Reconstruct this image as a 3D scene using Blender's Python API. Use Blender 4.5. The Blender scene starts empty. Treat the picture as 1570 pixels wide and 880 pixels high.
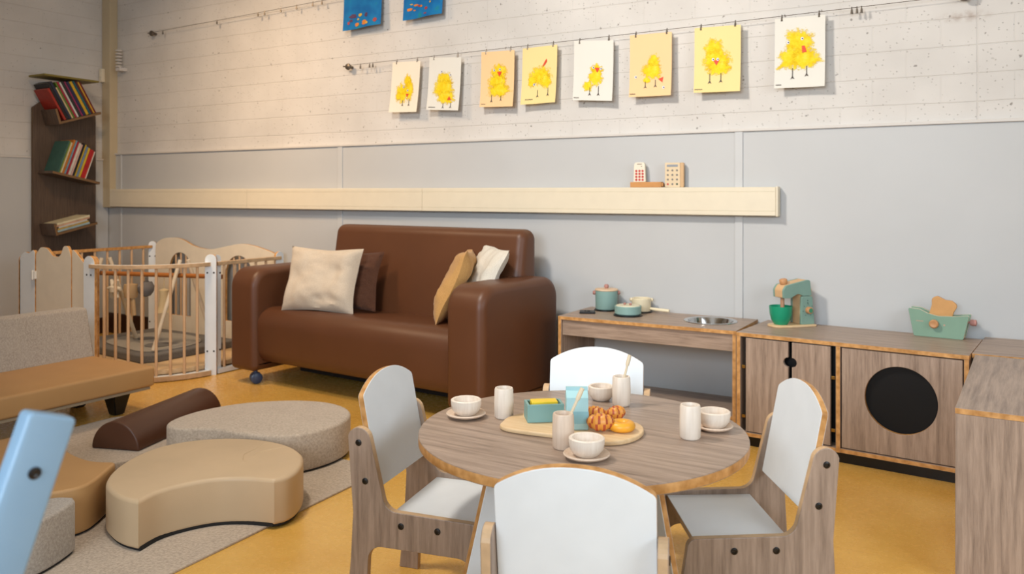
import bpy, bmesh, math, random
from mathutils import Vector, Matrix, noise
random.seed(7)
PI = math.pi
S = bpy.context.scene
C = S.collection
R = math.radians

# ------------------------------------------------------------------ camera
cam_d = bpy.data.cameras.new('camera')
cam = bpy.data.objects.new('camera', cam_d); C.objects.link(cam)
cam.location = (0, 0, 0.99)
cam.rotation_euler = (R(90), 0, R(30.5))
cam_d.sensor_width = 36.0
cam_d.lens = 36.0 * 1262 / 1570
cam_d.shift_y = -145 / 1570
cam_d.clip_start = 0.02
cam_d.dof.use_dof = True
cam_d.dof.focus_distance = 2.3
cam_d.dof.aperture_fstop = 5.6
S.camera = cam
# ------------------------------------------------------------------ world, lights, exposure
w = bpy.data.worlds.new('world'); S.world = w; w.use_nodes = True
w.node_tree.nodes['Background'].inputs[0].default_value = (0.55, 0.72, 1.0, 1)
w.node_tree.nodes['Background'].inputs[1].default_value = 1.0
S.view_settings.view_transform = 'Standard'
S.view_settings.look = 'None'
S.view_settings.exposure = 0.3
S.view_settings.gamma = 1.0
S.view_settings.use_curve_mapping = False

def area(name, loc, rot, size, power, color, sy=None):
    l = bpy.data.lights.new(name, 'AREA'); l.energy = power; l.color = color
    l.size = size
    if sy: l.shape = 'RECTANGLE'; l.size_y = sy
    o = bpy.data.objects.new(name, l); C.objects.link(o)
    o.location = loc; o.rotation_euler = rot
    return o
# warm ceiling lamps, and daylight coming in through the windows behind and to the right of the camera
def aim(o, tgt, spread=None):
    o.rotation_euler = (Vector(tgt) - o.location).to_track_quat('-Z', 'Y').to_euler()
    if spread: o.data.spread = R(spread)
aim(area('ceiling_lamp', (-3.6, 2.1, 2.62), (0, 0, 0), 0.35, 13, (1.0, 0.72, 0.46)), (-3.8, 3.4, 0.9), 105)
aim(area('ceiling_lamp', (-1.9, 1.35, 2.62), (0, 0, 0), 0.28, 29, (1.0, 0.93, 0.84)), (-0.8, 3.2, 0.9), 140)
aim(area('daylight', (-0.5, -2.3, 1.75), (0, 0, 0), 2.4, 43, (0.76, 0.88, 1.0), 1.4), (-1.1, 3.6, 0.95), 105)
aim(area('daylight', (2.1, 0.9, 1.6), (0, 0, 0), 2.2, 32, (0.79, 0.90, 1.0), 1.3), (-1.6, 1.9, 0.4), 140)

# ------------------------------------------------------------------ materials
def col(h):
    h = h.lstrip('#'); c = [int(h[i:i+2], 16) / 255 for i in (0, 2, 4)]
    return tuple(x / 12.92 if x <= 0.04045 else ((x + 0.055) / 1.055) ** 2.4 for x in c) + (1,)
_m = {}
class NT:
    def __init__(s, name, rough=0.5, spec=0.5):
        s.m = bpy.data.materials.new(name); s.m.use_nodes = True
        s.t = s.m.node_tree; s.b = s.t.nodes['Principled BSDF']
        s.b.inputs['Roughness'].default_value = rough
        s.b.inputs['Specular IOR Level'].default_value = spec
    def n(s, ty, **k):
        x = s.t.nodes.new(ty)
        for a, v in k.items():
            if a.startswith('i_'):
                key = a[2:].replace('_', ' ')
                x.inputs[key].default_value = v
            else: setattr(x, a, v)
        return x
    def l(s, a, b): s.t.links.new(a, b)
    def coord(s, scale=(1, 1, 1), kind='Object', rot=(0, 0, 0)):
        tc = s.n('ShaderNodeTexCoord'); mp = s.n('ShaderNodeMapping')
        mp.inputs['Scale'].default_value = scale; mp.inputs['Rotation'].default_value = rot
        s.l(tc.outputs[kind], mp.inputs[0]); return mp.outputs[0]
    def noise(s, vec, scale, detail=3, rough=0.5):
        x = s.n('ShaderNodeTexNoise'); x.inputs['Scale'].default_value = scale
        x.inputs['Detail'].default_value = detail; x.inputs['Roughness'].default_value = rough
        s.l(vec, x.inputs['Vector']); return x.outputs['Fac']
    def ramp(s, fac, stops):
        x = s.n('ShaderNodeValToRGB'); e = x.color_ramp.elements
        e[0].position, e[0].color = stops[0]; e[1].position, e[1].color = stops[-1]
        for p, c in stops[1:-1]:
            q = e.new(p); q.color = c
        s.l(fac, x.inputs[0]); return x.outputs[0]
    def bump(s, h, strength=0.2, dist=0.002):
        x = s.n('ShaderNodeBump'); x.inputs['Strength'].default_value = strength
        x.inputs['Distance'].default_value = dist
        s.l(h, x.inputs['Height']); s.l(x.outputs[0], s.b.inputs['Normal'])
    def base(s, out): s.l(out, s.b.inputs['Base Color'])
    def mix(s, fac, a, b, mode='MIX'):
        x = s.n('ShaderNodeMix', data_type='RGBA', blend_type=mode)
        for sock, v in ((x.inputs[0], fac), (x.inputs[6], a), (x.inputs[7], b)):
            if isinstance(v, (int, float, tuple)): sock.default_value = v
            else: s.l(v, sock)
        return x.outputs[2]
W1 = (1, 1, 1, 1); K1 = (0, 0, 0, 1)

def plain(name, h, rough=0.5, spec=0.5, metal=0.0, var=0.06, scale=14, bump=0.0):
    if name in _m: return _m[name]
    t = NT(name, rough, spec); t.b.inputs['Metallic'].default_value = metal
    c = col(h); d = tuple(x * (1 - var * 2) for x in c[:3]) + (1,)
    f = t.noise(t.coord(), scale, 3)
    t.base(t.ramp(f, [(0.3, d), (0.65, c)]))
    if bump: t.bump(t.noise(t.coord(), scale * 12, 3), bump, 0.001)
    _m[name] = t.m; return t.m

def wood(name, light, dark, axis='z', scale=1.0, rough=0.45, contrast=0.5):
    if name in _m: return _m[name]
    t = NT(name, rough, 0.4)
    k = 0.06
    sc = {'x': (k, 1, 1), 'y': (1, k, 1), 'z': (1, 1, k)}[axis]
    v = t.coord(tuple(x * scale for x in sc))
    f1 = t.noise(v, 95, 6, 0.72)
    f2 = t.noise(t.coord(tuple(x * scale for x in {'x': (.2, 1, 1), 'y': (1, .2, 1), 'z': (1, 1, .2)}[axis])), 11, 3)
    wv = t.n('ShaderNodeTexWave', wave_type='BANDS', bands_direction={'x': 'Y', 'y': 'X', 'z': 'X'}[axis])
    wv.inputs['Scale'].default_value = 9 * scale; wv.inputs['Distortion'].default_value = 9
    wv.inputs['Detail'].default_value = 3; wv.inputs['Detail Scale'].default_value = 1.2
    t.l(t.coord({'x': (.18, 1, .6), 'y': (1, .18, .6), 'z': (1, .6, .18)}[axis]), wv.inputs['Vector'])
    a = t.ramp(f1, [(0.32, col(dark)), (0.62, col(light))])
    b = t.ramp(wv.outputs['Fac'], [(0.0, col(dark)), (0.55, col(light))])
    m1 = t.mix(0.22, a, b)
    m2 = t.mix(t.ramp(f2, [(0.3, K1), (0.7, W1)]), m1, t.mix(0.35, m1, col(light)))
    t.base(m2); t.bump(f1, 0.12, 0.0006)
    _m[name] = t.m; return t.m

oakx = wood('grey_oak_x', '#ad9684', '#6f5c4e', 'x', 1.0, 0.38)
oaky = wood('grey_oak_y', '#ad9684', '#6f5c4e', 'y', 1.0, 0.38)
oakz = wood('grey_oak_z', '#ad9684', '#6f5c4e', 'z', 1.0, 0.38)
darkoak = wood('dark_oak_z', '#5f4d40', '#3d3028', 'z')
def ply_mat():
    t = NT('plywood_edge', 0.5, 0.35)
    f = t.noise(t.coord((1, 1, 1)), 40, 3)
    t.base(t.ramp(f, [(0.3, col('#a8753c')), (0.7, col('#d8a468'))])); return t.m
ply = ply_mat()
def plystripe():
    t = NT('plywood_stripe', 0.5, 0.35)
    wv = t.n('ShaderNodeTexWave', wave_type='BANDS', bands_direction='Z'); wv.inputs['Scale'].default_value = 90
    t.l(t.coord(), wv.inputs['Vector'])
    t.base(t.ramp(wv.outputs['Fac'], [(0.2, col('#9d6a34')), (0.6, col('#cf9a5c'))])); return t.m
white_lam = plain('white_laminate', '#e2e6e8', 0.36, 0.5, var=0.02)
paleply = plain('pale_ply', '#cdab84', 0.5, 0.35, var=0.12, scale=30)
beech = wood('beech_dowel', '#d8b48e', '#c0976c', 'z', 1.0)
beechx = wood('beech_board', '#e0c298', '#cda674', 'x', 1.0)
cream_paint = plain('cream_painted', '#e6d9c3', 0.45, var=0.03)
trunk_mat = plain('cream_plastic', '#e2d6be', 0.4, 0.4, var=0.02)
black = plain('black_satin', '#0c0b0c', 0.4, var=0.02)
bolt_m = plain('bolt_black', '#17120f', 0.35, 0.5, var=0.02)
steel = plain('brushed_steel', '#c9c9c9', 0.12, 0.6, 1.0, var=0.03)
zinc = plain('dull_zinc', '#6f665c', 0.4, 0.5, 0.8, var=0.06)

def leather(name, h, rough=0.42, var=0.05):
    t = NT(name, rough, 0.45)
    c = col(h); d = tuple(x * (1 - 2 * var) for x in c[:3]) + (1,)
    t.base(t.ramp(t.noise(t.coord(), 5, 3), [(0.3, d), (0.7, c)]))
    v = t.n('ShaderNodeTexVoronoi'); v.inputs['Scale'].default_value = 520
    t.l(t.coord(), v.inputs['Vector']); t.bump(v.outputs['Distance'], 0.12, 0.0008)
    return t.m
brown_leather = leather('brown_leather', '#5f3922', 0.42)
tan_leather = leather('tan_leather', '#b98d5a', 0.5)
beige_leather = leather('beige_leather', '#cbb08d', 0.48)
def felt(name, light, dark, scale=160, rough=0.95):
    t = NT(name, rough, 0.15)
    f = t.noise(t.coord(), scale, 6, 0.75); g = t.noise(t.coord(), 9, 2)
    a = t.ramp(f, [(0.34, col(dark)), (0.62, col(light))])
    t.base(t.mix(t.ramp(g, [(0.3, K1), (0.7, (.25, .25, .25, 1))]), a, col(light)))
    t.bump(f, 0.4, 0.002)
    t.b.inputs['Sheen Weight'].default_value = 0.15
    return t.m
rug_m = felt('felt_rug', '#c3b19c', '#988775', 120)
pouf_m = felt('felt_pouf', '#c3b29e', '#9c8b79', 130)
felt_grey = felt('felt_backrest', '#b3a89b', '#8f857a', 150)
linen = felt('linen', '#d3c4b0', '#bfae99', 240)
linen_brown = felt('linen_brown', '#5a3b2c', '#452b1f', 240)
linen_tan = felt('linen_tan', '#c89c62', '#b1834a', 240)
linen_white = felt('linen_white', '#dcd6c9', '#c9c1b2', 240)
mat_dark = felt('mat_dark', '#6d6862', '#56514c', 160)
mat_light = felt('mat_light', '#a09a90', '#8b857b', 160)

def floor_mat():
    t = NT('yellow_linoleum', 0.26, 0.45)
    f = t.noise(t.coord(), 3.2, 5, 0.6); g = t.noise(t.coord(), 38, 4, 0.65)
    a = t.ramp(f, [(0.3, col('#cf9c46')), (0.7, col('#dcae5a'))])
    b = t.mix(t.ramp(g, [(0.36, (.03, .03, .03, 1)), (0.5, K1)]), a, col('#b9862f'))
    # welded seams between sheets
    br = t.n('ShaderNodeTexBrick'); br.offset = 0.0
    br.inputs['Scale'].default_value = 1.0; br.inputs['Brick Width'].default_value = 0.61
    br.inputs['Row Height'].default_value = 0.61; br.inputs['Mortar Size'].default_value = 0.0012
    br.inputs['Color1'].default_value = K1; br.inputs['Color2'].default_value = K1
    br.inputs['Mortar'].default_value = (.3, .3, .3, 1)
    t.l(t.coord((1, 1, 1)), br.inputs['Vector'])
    t.base(t.mix(br.outputs['Color'], b, col('#a9712c')))
    rr = t.ramp(g, [(0.3, (.25, .25, .25, 1)), (0.7, (.29, .29, .29, 1))]); t.l(rr, t.b.inputs['Roughness'])
    return t.m

def brick_mat(name, swap=False, pore=0.5):
    t = NT(name, 0.75, 0.25)
    tc = t.n('ShaderNodeTexCoord'); sp = t.n('ShaderNodeSeparateXYZ'); cb = t.n('ShaderNodeCombineXYZ')
    t.l(tc.outputs['Object'], sp.inputs[0])
    t.l(sp.outputs['Y' if swap else 'X'], cb.inputs[0]); t.l(sp.outputs['Z'], cb.inputs[1])
    nz = t.n('ShaderNodeTexNoise'); nz.inputs['Scale'].default_value = 8; nz.inputs['Detail'].default_value = 3
    t.l(cb.outputs[0], nz.inputs['Vector'])
    va = t.n('ShaderNodeVectorMath', operation='SCALE'); t.l(nz.outputs['Color'], va.inputs[0]); va.inputs['Scale'].default_value = 0.008
    vb = t.n('ShaderNodeVectorMath', operation='ADD'); t.l(cb.outputs[0], vb.inputs[0]); t.l(va.outputs[0], vb.inputs[1])
    br = t.n('ShaderNodeTexBrick'); br.offset = 0.5
    br.inputs['Scale'].default_value = 1.0; br.inputs['Brick Width'].default_value = 0.245
    br.inputs['Row Height'].default_value = 0.108; br.inputs['Mortar Size'].default_value = 0.0035
    br.inputs['Mortar Smooth'].default_value = 0.7
    br.inputs['Color1'].default_value = W1; br.inputs['Color2'].default_value = W1; br.inputs['Mortar'].default_value = K1
    mp = t.n('ShaderNodeMapping'); mp.inputs['Location'].default_value = (0.06, -0.045, 0)
    t.l(vb.outputs[0], mp.inputs[0]); t.l(mp.outputs[0], br.inputs['Vector'])
    br2 = t.n('ShaderNodeTexBrick'); br2.offset = 0.0
    for k_, v_ in (('Scale', 1.0), ('Brick Width', 400.0), ('Row Height', 0.108), ('Mortar Size', 0.0035), ('Mortar Smooth', 0.7), ('Color1', W1), ('Color2', W1), ('Mortar', K1)): br2.inputs[k_].default_value = v_
    t.l(mp.outputs[0], br2.inputs['Vector']); joints = t.mix(0.68, br.outputs['Color'], br2.outputs['Color'])
    # pores: small dark pits, elongated, irregular
    def pores(scale, lo, hi, dens):
        v = t.n('ShaderNodeTexVoronoi'); v.inputs['Scale'].default_value = scale
        n2 = t.n('ShaderNodeTexNoise'); n2.inputs['Scale'].default_value = scale * 1.3; n2.inputs['Detail'].default_value = 2
        t.l(cb.outputs[0], n2.inputs['Vector'])
        s2 = t.n('ShaderNodeVectorMath', operation='SCALE'); t.l(n2.outputs['Color'], s2.inputs[0]); s2.inputs['Scale'].default_value = 0.6 / scale
        a2 = t.n('ShaderNodeVectorMath', operation='ADD'); t.l(cb.outputs[0], a2.inputs[0]); t.l(s2.outputs[0], a2.inputs[1])
        t.l(a2.outputs[0], v.inputs['Vector'])
        d = t.ramp(v.outputs['Distance'], [(lo, W1), (hi, K1)])
        cs = t.n('ShaderNodeSeparateColor'); t.l(v.outputs['Color'], cs.inputs[0])
        g = t.ramp(cs.outputs[0], [(1 - dens, K1), (1 - dens + 0.02, W1)])
        return t.mix(1.0, d, g, 'MULTIPLY')
    p1 = pores(34, 0.09, 0.20, 0.13 * pore); p2 = pores(80, 0.12, 0.28, 0.30 * pore)
    pp = t.mix(1.0, p1, t.mix(1.0, p2, (.6, .6, .6, 1), 'MULTIPLY'), 'LIGHTEN')
    tone = t.noise(cb.outputs[0], 3, 4)
    c = t.ramp(tone, [(0.3, col('#c9c4be')), (0.7, col('#d6d1cb'))])
    c = t.mix(t.ramp(joints, [(0.0, (.16, .16, .16, 1)), (0.95, K1)]), c, col('#a99c90'))
    c = t.mix(t.mix(1.0, pp, (.62, .62, .62, 1), 'MULTIPLY'), c, col('#5a5048'))
    if not swap:   # rust streak below the wire bracket
        v = t.n('ShaderNodeVectorMath', operation='SUBTRACT'); t.l(cb.outputs[0], v.inputs[0]); v.inputs[1].default_value = (-0.105, 1.665, 0)
        v2 = t.n('ShaderNodeVectorMath', operation='MULTIPLY'); t.l(v.outputs[0], v2.inputs[0]); v2.inputs[1].default_value = (9, 36, 0)
        ln = t.n('ShaderNodeVectorMath', operation='LENGTH'); t.l(v2.outputs[0], ln.inputs[0])
        rs = t.ramp(ln.outputs['Value'], [(0.1, (.45, .45, .45, 1)), (1.0, K1)])
        c = t.mix(t.mix(1.0, rs, t.ramp(t.noise(cb.outputs[0], 40, 3), [(0.35, K1), (0.65, W1)]), 'MULTIPLY'), c, col('#7d5436'))
    t.base(c)
    fine = t.noise(cb.outputs[0], 60, 4, 0.7); mid = t.noise(cb.outputs[0], 16, 3, 0.6)
    h = t.mix(0.75, t.mix(0.5, fine, mid), joints)
    h = t.mix(0.6, h, t.mix(1.0, h, pp, 'SUBTRACT'))
    t.bump(h, 0.45, 0.006)
    return t.m
panel_mat = plain('grey_wall_panel', '#bfbfbe', 0.5, 0.35, var=0.02, scale=3)
brick_back = brick_mat('painted_brick_back', False, 1.0)
brick_left = brick_mat('painted_brick_left', True, 0.4)

# ------------------------------------------------------------------ mesh helpers
def V(*a): return Vector(a)
def new(): return bmesh.new()
def obj(name, bm, mats, parent=None, smooth=False, local=False, mod=None):
    me = bpy.data.meshes.new(name)
    if parent is not None and not local:
        bmesh.ops.translate(bm, verts=bm.verts, vec=-parent_off(parent))
    bmesh.ops.remove_doubles(bm, verts=bm.verts, dist=1e-6)
    bmesh.ops.recalc_face_normals(bm, faces=bm.faces)
    if smooth:
        for f in bm.faces: f.smooth = True
        for e in bm.edges:
            if len(e.link_faces) == 2 and e.calc_face_angle(0) > R(38): e.smooth = False
    bm.to_mesh(me); bm.free()
    for m in (mats if isinstance(mats, (list, tuple)) else [mats]): me.materials.append(m)
    o = bpy.data.objects.new(name, me); C.objects.link(o)
    if parent is not None: o.parent = parent
    return o
def parent_off(p):
    v = Vector((0, 0, 0))
    while p is not None: v += p.location; p = p.parent
    return v
def tag(o, label, cat, group=None):
    o['label'] = label; o['category'] = cat
    if group: o['group'] = group
    return o
def thing(name, label, cat, loc=(0, 0, 0), rz=0, group=None):
    o = bpy.data.objects.new(name, None); C.objects.link(o); o.empty_display_size = 0.05
    o.location = loc; o.rotation_euler = (0, 0, rz)
    return tag(o, label, cat, group)
def struct(name, bm, mats, smooth=False):
    o = obj(name, bm, mats, smooth=smooth); o['kind'] = 'structure'; return o
def copy_tree(o, parent=None):
    c = o.copy(); C.objects.link(c)
    if parent is not None: c.parent = parent
    for ch in list(o.children): copy_tree(ch, c)
    return c

def box(bm, x0, x1, y0, y1, z0, z1, bev=0, mi=0, seg=2, M=None):
    vs = [bm.verts.new((x, y, z)) for z in (z0, z1) for y in (y0, y1) for x in (x0, x1)]
    F = [(0, 2, 3, 1), (4, 5, 7, 6), (0, 1, 5, 4), (2, 6, 7, 3), (0, 4, 6, 2), (1, 3, 7, 5)]
    fs = [bm.faces.new([vs[i] for i in f]) for f in F]
    for f in fs: f.material_index = mi
    if bev:
        es = list({e for f in fs for e in f.edges})
        r = bmesh.ops.bevel(bm, geom=es, offset=bev, segments=seg, profile=0.5, affect='EDGES', clamp_overlap=True)
        for f in r['faces']: f.material_index = mi
        vs = list({v for f in bm.faces if f.is_valid for v in f.verts if v in set(r['verts'])} | {v for v in vs if v.is_valid})
    if M is not None:
        vv = [v for v in vs if v.is_valid]
        bmesh.ops.transform(bm, matrix=M, verts=vv)
    return bm
def boxM(x0, x1, y0, y1, z0, z1, M, bev=0, mi=0, seg=2, into=None):
    b = new(); box(b, x0, x1, y0, y1, z0, z1, bev, mi, seg)
    bmesh.ops.transform(b, matrix=M, verts=b.verts)
    return merge(into, b) if into is not None else b
def merge(a, b):
    me = bpy.data.meshes.new('tmp'); b.to_mesh(me); b.free(); a.from_mesh(me); bpy.data.meshes.remove(me); return a

def rpoly(pts, rad, seg=6):
    """rounded polygon; rad a number or list"""
    n = len(pts); out = []
    for i in range(n):
        r = rad[i] if isinstance(rad, (list, tuple)) else rad
        p = Vector(pts[i]).to_2d() if len(pts[i]) > 2 else Vector(pts[i])
        a = Vector(pts[i - 1]); b = Vector(pts[(i + 1) % n])
        if r <= 0: out.append(tuple(p)); continue
        u = (a - p); v = (b - p); lu, lv = u.length, v.length; u.normalize(); v.normalize()
        ang = math.acos(max(-1, min(1, u.dot(v))))
        if ang > PI - 0.02: out.append(tuple(p)); continue
        d = min(r / math.tan(ang / 2), lu * 0.49, lv * 0.49); rr = d * math.tan(ang / 2)
        bis = (u + v).normalized(); cc = p + bis * (rr / math.sin(ang / 2))
        s = p + u * d - cc; e = p + v * d - cc
        a0 = math.atan2(s.y, s.x); a1 = math.atan2(e.y, e.x); da = (a1 - a0 + PI) % (2 * PI) - PI
        for k in range(seg + 1):
            t = a0 + da * k / seg; out.append((cc.x + rr * math.cos(t), cc.y + rr * math.sin(t)))
    return out
def prism(bm, pts, o, u, v, t, cap=0, side=0, bev=0, seg=3, holes=(), back=None):
    """outline pts (a,b) -> o + u a + v b, extruded by t along u x v"""
    o, u, v = Vector(o), Vector(u), Vector(v); n = u.cross(v).normalized()
    b = new(); loops = [pts] + list(holes); edges = []
    for L in loops:
        vs = [b.verts.new(o + u * p[0] + v * p[1]) for p in L]
        for i in range(len(vs)):
            edges.append(b.edges.new((vs[i], vs[(i + 1) % len(vs)])))
    if holes:
        r = bmesh.ops.triangle_fill(b, use_beauty=True, use_dissolve=False, edges=edges)
    else:
        b.faces.new([x for x in b.verts])
    fs = list(b.faces)
    bmesh.ops.recalc_face_normals(b, faces=fs)
    if fs[0].normal.dot(n) > 0:
        for f in fs: f.normal_flip()
    r = bmesh.ops.extrude_face_region(b, geom=fs, use_keep_orig=True)
    nv = [g for g in r['geom'] if isinstance(g, bmesh.types.BMVert)]
    bmesh.ops.translate(b, verts=nv, vec=n * t)
    for f in b.faces:
        f.material_index = cap if abs(f.normal.dot(n)) > 0.9 else side
    b.normal_update()
    for f in b.faces:
        f.material_index = cap if abs(f.normal.dot(n)) > 0.9 else side
    if bev:
        es = [e for e in b.edges if len(e.link_faces) == 2 and
              sorted([abs(e.link_faces[0].normal.dot(n)) > 0.9, abs(e.link_faces[1].normal.dot(n)) > 0.9]) == [False, True]]
        bmesh.ops.bevel(b, geom=es, offset=bev, segments=seg, profile=0.5, affect='EDGES', clamp_overlap=False)
    return merge(bm, b)
def tube(bm, pts, r, seg=10, mi=0, cap=True, radii=None):
    pts = [Vector(p) for p in pts]; rings = []
    up = None
    for i, p in enumerate(pts):
        d = (pts[min(i + 1, len(pts) - 1)] - pts[max(i - 1, 0)]).normalized()
        if up is None: up = Vector((0, 0, 1)) if abs(d.z) < 0.9 else Vector((1, 0, 0))
        a = d.cross(up).normalized(); c = a.cross(d).normalized(); up = c
        rr = radii[i] if radii else r
        rings.append([bm.verts.new(p + a * rr * math.cos(2 * PI * k / seg) + c * rr * math.sin(2 * PI * k / seg)) for k in range(seg)])
    for i in range(len(rings) - 1):
        for k in range(seg):
            f = bm.faces.new((rings[i][k], rings[i][(k + 1) % seg], rings[i + 1][(k + 1) % seg], rings[i + 1][k])); f.material_index = mi
    if cap:
        for q in (rings[0], rings[-1]):
            f = bm.faces.new(q); f.material_index = mi
    return bm
def lathe(bm, prof, o=(0, 0, 0), ax=(0, 0, 1), seg=32, mi=0, closed=False):
    o = Vector(o); ax = Vector(ax).normalized()
    a = ax.cross(Vector((1, 0, 0)) if abs(ax.x) < 0.9 else Vector((0, 1, 0))).normalized(); c = ax.cross(a)
    rings = []
    for r, z in prof:
        if r < 1e-6: rings.append([bm.verts.new(o + ax * z)])
        else: rings.append([bm.verts.new(o + ax * z + (a * math.cos(2 * PI * k / seg) + c * math.sin(2 * PI * k / seg)) * r) for k in range(seg)])
    n = len(rings)
    for i in range(n if closed else n - 1):
        p, q = rings[i], rings[(i + 1) % n]
        for k in range(seg):
            k2 = (k + 1) % seg
            if len(p) == 1 and len(q) == 1: continue
            if len(p) == 1: f = bm.faces.new((p[0], q[k], q[k2]))
            elif len(q) == 1: f = bm.faces.new((p[k], q[0], p[k2]))
            else: f = bm.faces.new((p[k], p[k2], q[k2], q[k]))
            f.material_index = mi
    return bm
def smoothloop(pts, n=6):
    """closed Catmull-Rom through pts"""
    out = []; m = len(pts)
    for i in range(m):
        p0, p1, p2, p3 = [Vector(pts[(i + k) % m]) for k in (-1, 0, 1, 2)]
        for j in range(n):
            t = j / n
            out.append(tuple(0.5 * ((2 * p1) + (-p0 + p2) * t + (2 * p0 - 5 * p1 + 4 * p2 - p3) * t * t + (-p0 + 3 * p1 - 3 * p2 + p3) * t ** 3)))
    return out
X_, Y_, Z_ = V(1, 0, 0), V(0, 1, 0), V(0, 0, 1)

# ================================================================== THE ROOM
WL, WB, WR, WF, HC = -5.45, 3.60, 2.25, -2.45, 2.72
b = new(); box(b, WL - .1, WR + .1, WF - .1, WB + .1, -0.06, 0); struct('floor', b, floor_mat())
b = new(); box(b, WL - .1, WR + .1, WF - .1, WB + .1, HC, HC + .06); struct('ceiling', b, plain('ceiling_white', '#e8e4dc', 0.8))
b = new(); box(b, WL - .1, WR + .1, WB, WB + .1, 0, HC); struct('wall_back', b, brick_back)
b = new(); box(b, WL - .1, WL, WF - .1, WB + .1, 0, HC); struct('wall_left', b, brick_left)
b = new(); box(b, WR, WR + .1, WF - .1, WB + .1, 0, HC); struct('wall_right', b, plain('painted_wall', '#d6d2ca', 0.7))
b = new(); box(b, WL - .1, WR + .1, WF - .1, WF, 0, HC); struct('wall_front', b, _m['painted_wall'])
# wainscot panels and their cover strips
n_tr = [0]
def trim(bm, m):
    n_tr[0] += 1; return struct('trim_%d' % n_tr[0], bm, m)
PT = 1.254
strips = [(-3.2765, -3.2415), (-0.984, -0.949)]
for x0, x1 in ((WL, -3.259), (-3.259, -0.9665), (-0.9665, WR)):
    b = new(); box(b, x0 + 0.001, x1 - 0.001, WB - 0.014, WB, 0.0, PT, 0.001); trim(b, panel_mat)
strip_mat = plain('grey_strip', '#c2c2c1', 0.4, var=0.01)
for x0, x1 in strips:
    b = new(); box(b, x0, x1, WB - 0.020, WB - 0.014, 0.1, PT, 0.002); trim(b, strip_mat)
b = new(); box(b, -5.30, -5.285, WB - 0.022, WB - 0.014, 0.1, PT, 0.002); trim(b, strip_mat)
b = new(); box(b, WL, WR, WB - 0.024, WB, PT, PT + 0.012, 0.002); trim(b, plain('ledge_strip', '#cfc9c2', 0.5, var=0.01))
b = new(); box(b, WL, WL + 0.014, WF, WB - 0.02, 0.0, 1.215, 0.001); trim(b, panel_mat)
b = new(); box(b, WL, WL + 0.02, WF, WB - 0.02, 1.215, 1.225, 0.001); trim(b, _m['ledge_strip'])
skirt = plain('skirting_dark', '#3c2419', 0.45, var=0.05)
b = new(); box(b, WL + .02, -1.72, WB - 0.034, WB - 0.014, 0, 0.14, 0.002); struct('baseboard_back', b, skirt)
b = new(); box(b, WL + .014, WL + 0.034, WF, WB - 0.036, 0, 0.11, 0.002); struct('baseboard_left', b, skirt)
# corner duct
b = new(); box(b, WL + .002, -5.357, WB - .06, WB, 0.885, HC, 0.003); trim(b, plain('duct_cream', '#c2b090', 0.45, var=0.02))

# cable trunking on the back wall
tr = thing('cable_trunking', 'long cream cable trunking running along the grey wall panels above the sofa', 'trunking', (-3.1, WB, 0.89))
yb, yf = WB - 0.022, WB - 0.062
for i, (x0, x1) in enumerate(((-5.355, -3.98), (-3.98, -2.64), (-2.64, -0.80))):
    b = new()
    pr_ = [(yb, .890), (yf + .004, .890), (yf, .893), (yf, .909), (yf + .0015, .9095), (yf + .0015, .911), (yf, .9115), (yf, .991), (yf + .0015, .9915), (yf + .0015, .993), (yf, .9935), (yf, 1.010), (yf + .004, 1.013), (yb, 1.013)]
    prism(b, pr_, (x0 + .0008, 0, 0), (0, 1, 0), (0, 0, 1), x1 - x0 - .0016, 0, 0); obj('cover', b, trunk_mat, tr)
b = new(); box(b, -0.80, -0.790, yf - .002, yb, .888, 1.015, 0.003); obj('end_cap', b, trunk_mat, tr)

# small white ribbed fitting on the wall, and a socket on the duct
b = new()
for k in range(6): lathe(b, [(0, -0.004), (.020, -.004), (.023, 0), (.020, .006), (0, .006)], (-5.27, WB - .05, 1.865 + k * .022), (0, 0.0, 1), 16)
box(b, -5.295, -5.245, WB - .06, WB, 1.835, 1.86, 0.004)
tag(obj('cable_coil', b, plain('white_plastic', '#d8d2cc', 0.4)), 'small white ribbed plastic fitting on the brick wall right of the corner duct', 'wall fitting')
b = new(); box(b, -5.445, -5.412, WB - .085, WB - .06, 1.765, 1.86, 0.003)
box(b, -5.437, -5.42, WB - .09, WB - .085, 1.80, 1.83, 0.002)
tag(obj('wall_switch', b, _m['cream_plastic']), 'small pale switch box fixed to the cream corner duct above the books', 'switch')

# ================================================================== PLAY KITCHEN (open unit)
HT = 0.446; T = 0.016
kx0, kx1, ky0, ky1 = -1.668, -0.882, 3.232, 3.574
k1 = thing('play_kitchen', 'grey oak play kitchen unit with open front and round steel sink, between sofa and cupboard', 'play kitchen', (kx0, ky0, 0))
def ppanel(parent, name, outline, o, u, v, t, face, edge=ply, holes=(), local=False, label=None, bev=0.0012):
    b = new(); prism(b, outline, o, u, v, t, 0, 1, bev, 2, holes)
    ob = obj(name, b, [face, edge], parent, local=local)
    if label: ob['label'] = label
    return ob
def rect(a0, a1, b0, b1): return [(a0, b0), (a1, b0), (a1, b1), (a0, b1)]
def circ(cx, cy, r, n=40, ry=None): return [(cx + r * math.cos(2 * PI * k / n), cy + (ry or r) * math.sin(2 * PI * k / n)) for k in range(n)]
sx, sy, sr = -1.045, 3.430, 0.098
ppanel(k1, 'worktop', rect(kx0, kx1, ky0, ky1), (0, 0, HT - T), X_, Y_, T, oakx, holes=[circ(sx, sy, sr)])
ppanel(k1, 'side_panel', rect(ky0, ky1, 0, HT - T), (kx0, 0, 0), Y_, Z_, T, oakz)
ppanel(k1, 'side_panel', rect(ky0, ky1, 0, HT - T), (kx1 - T, 0, 0), Y_, Z_, T, oakz)
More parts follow.
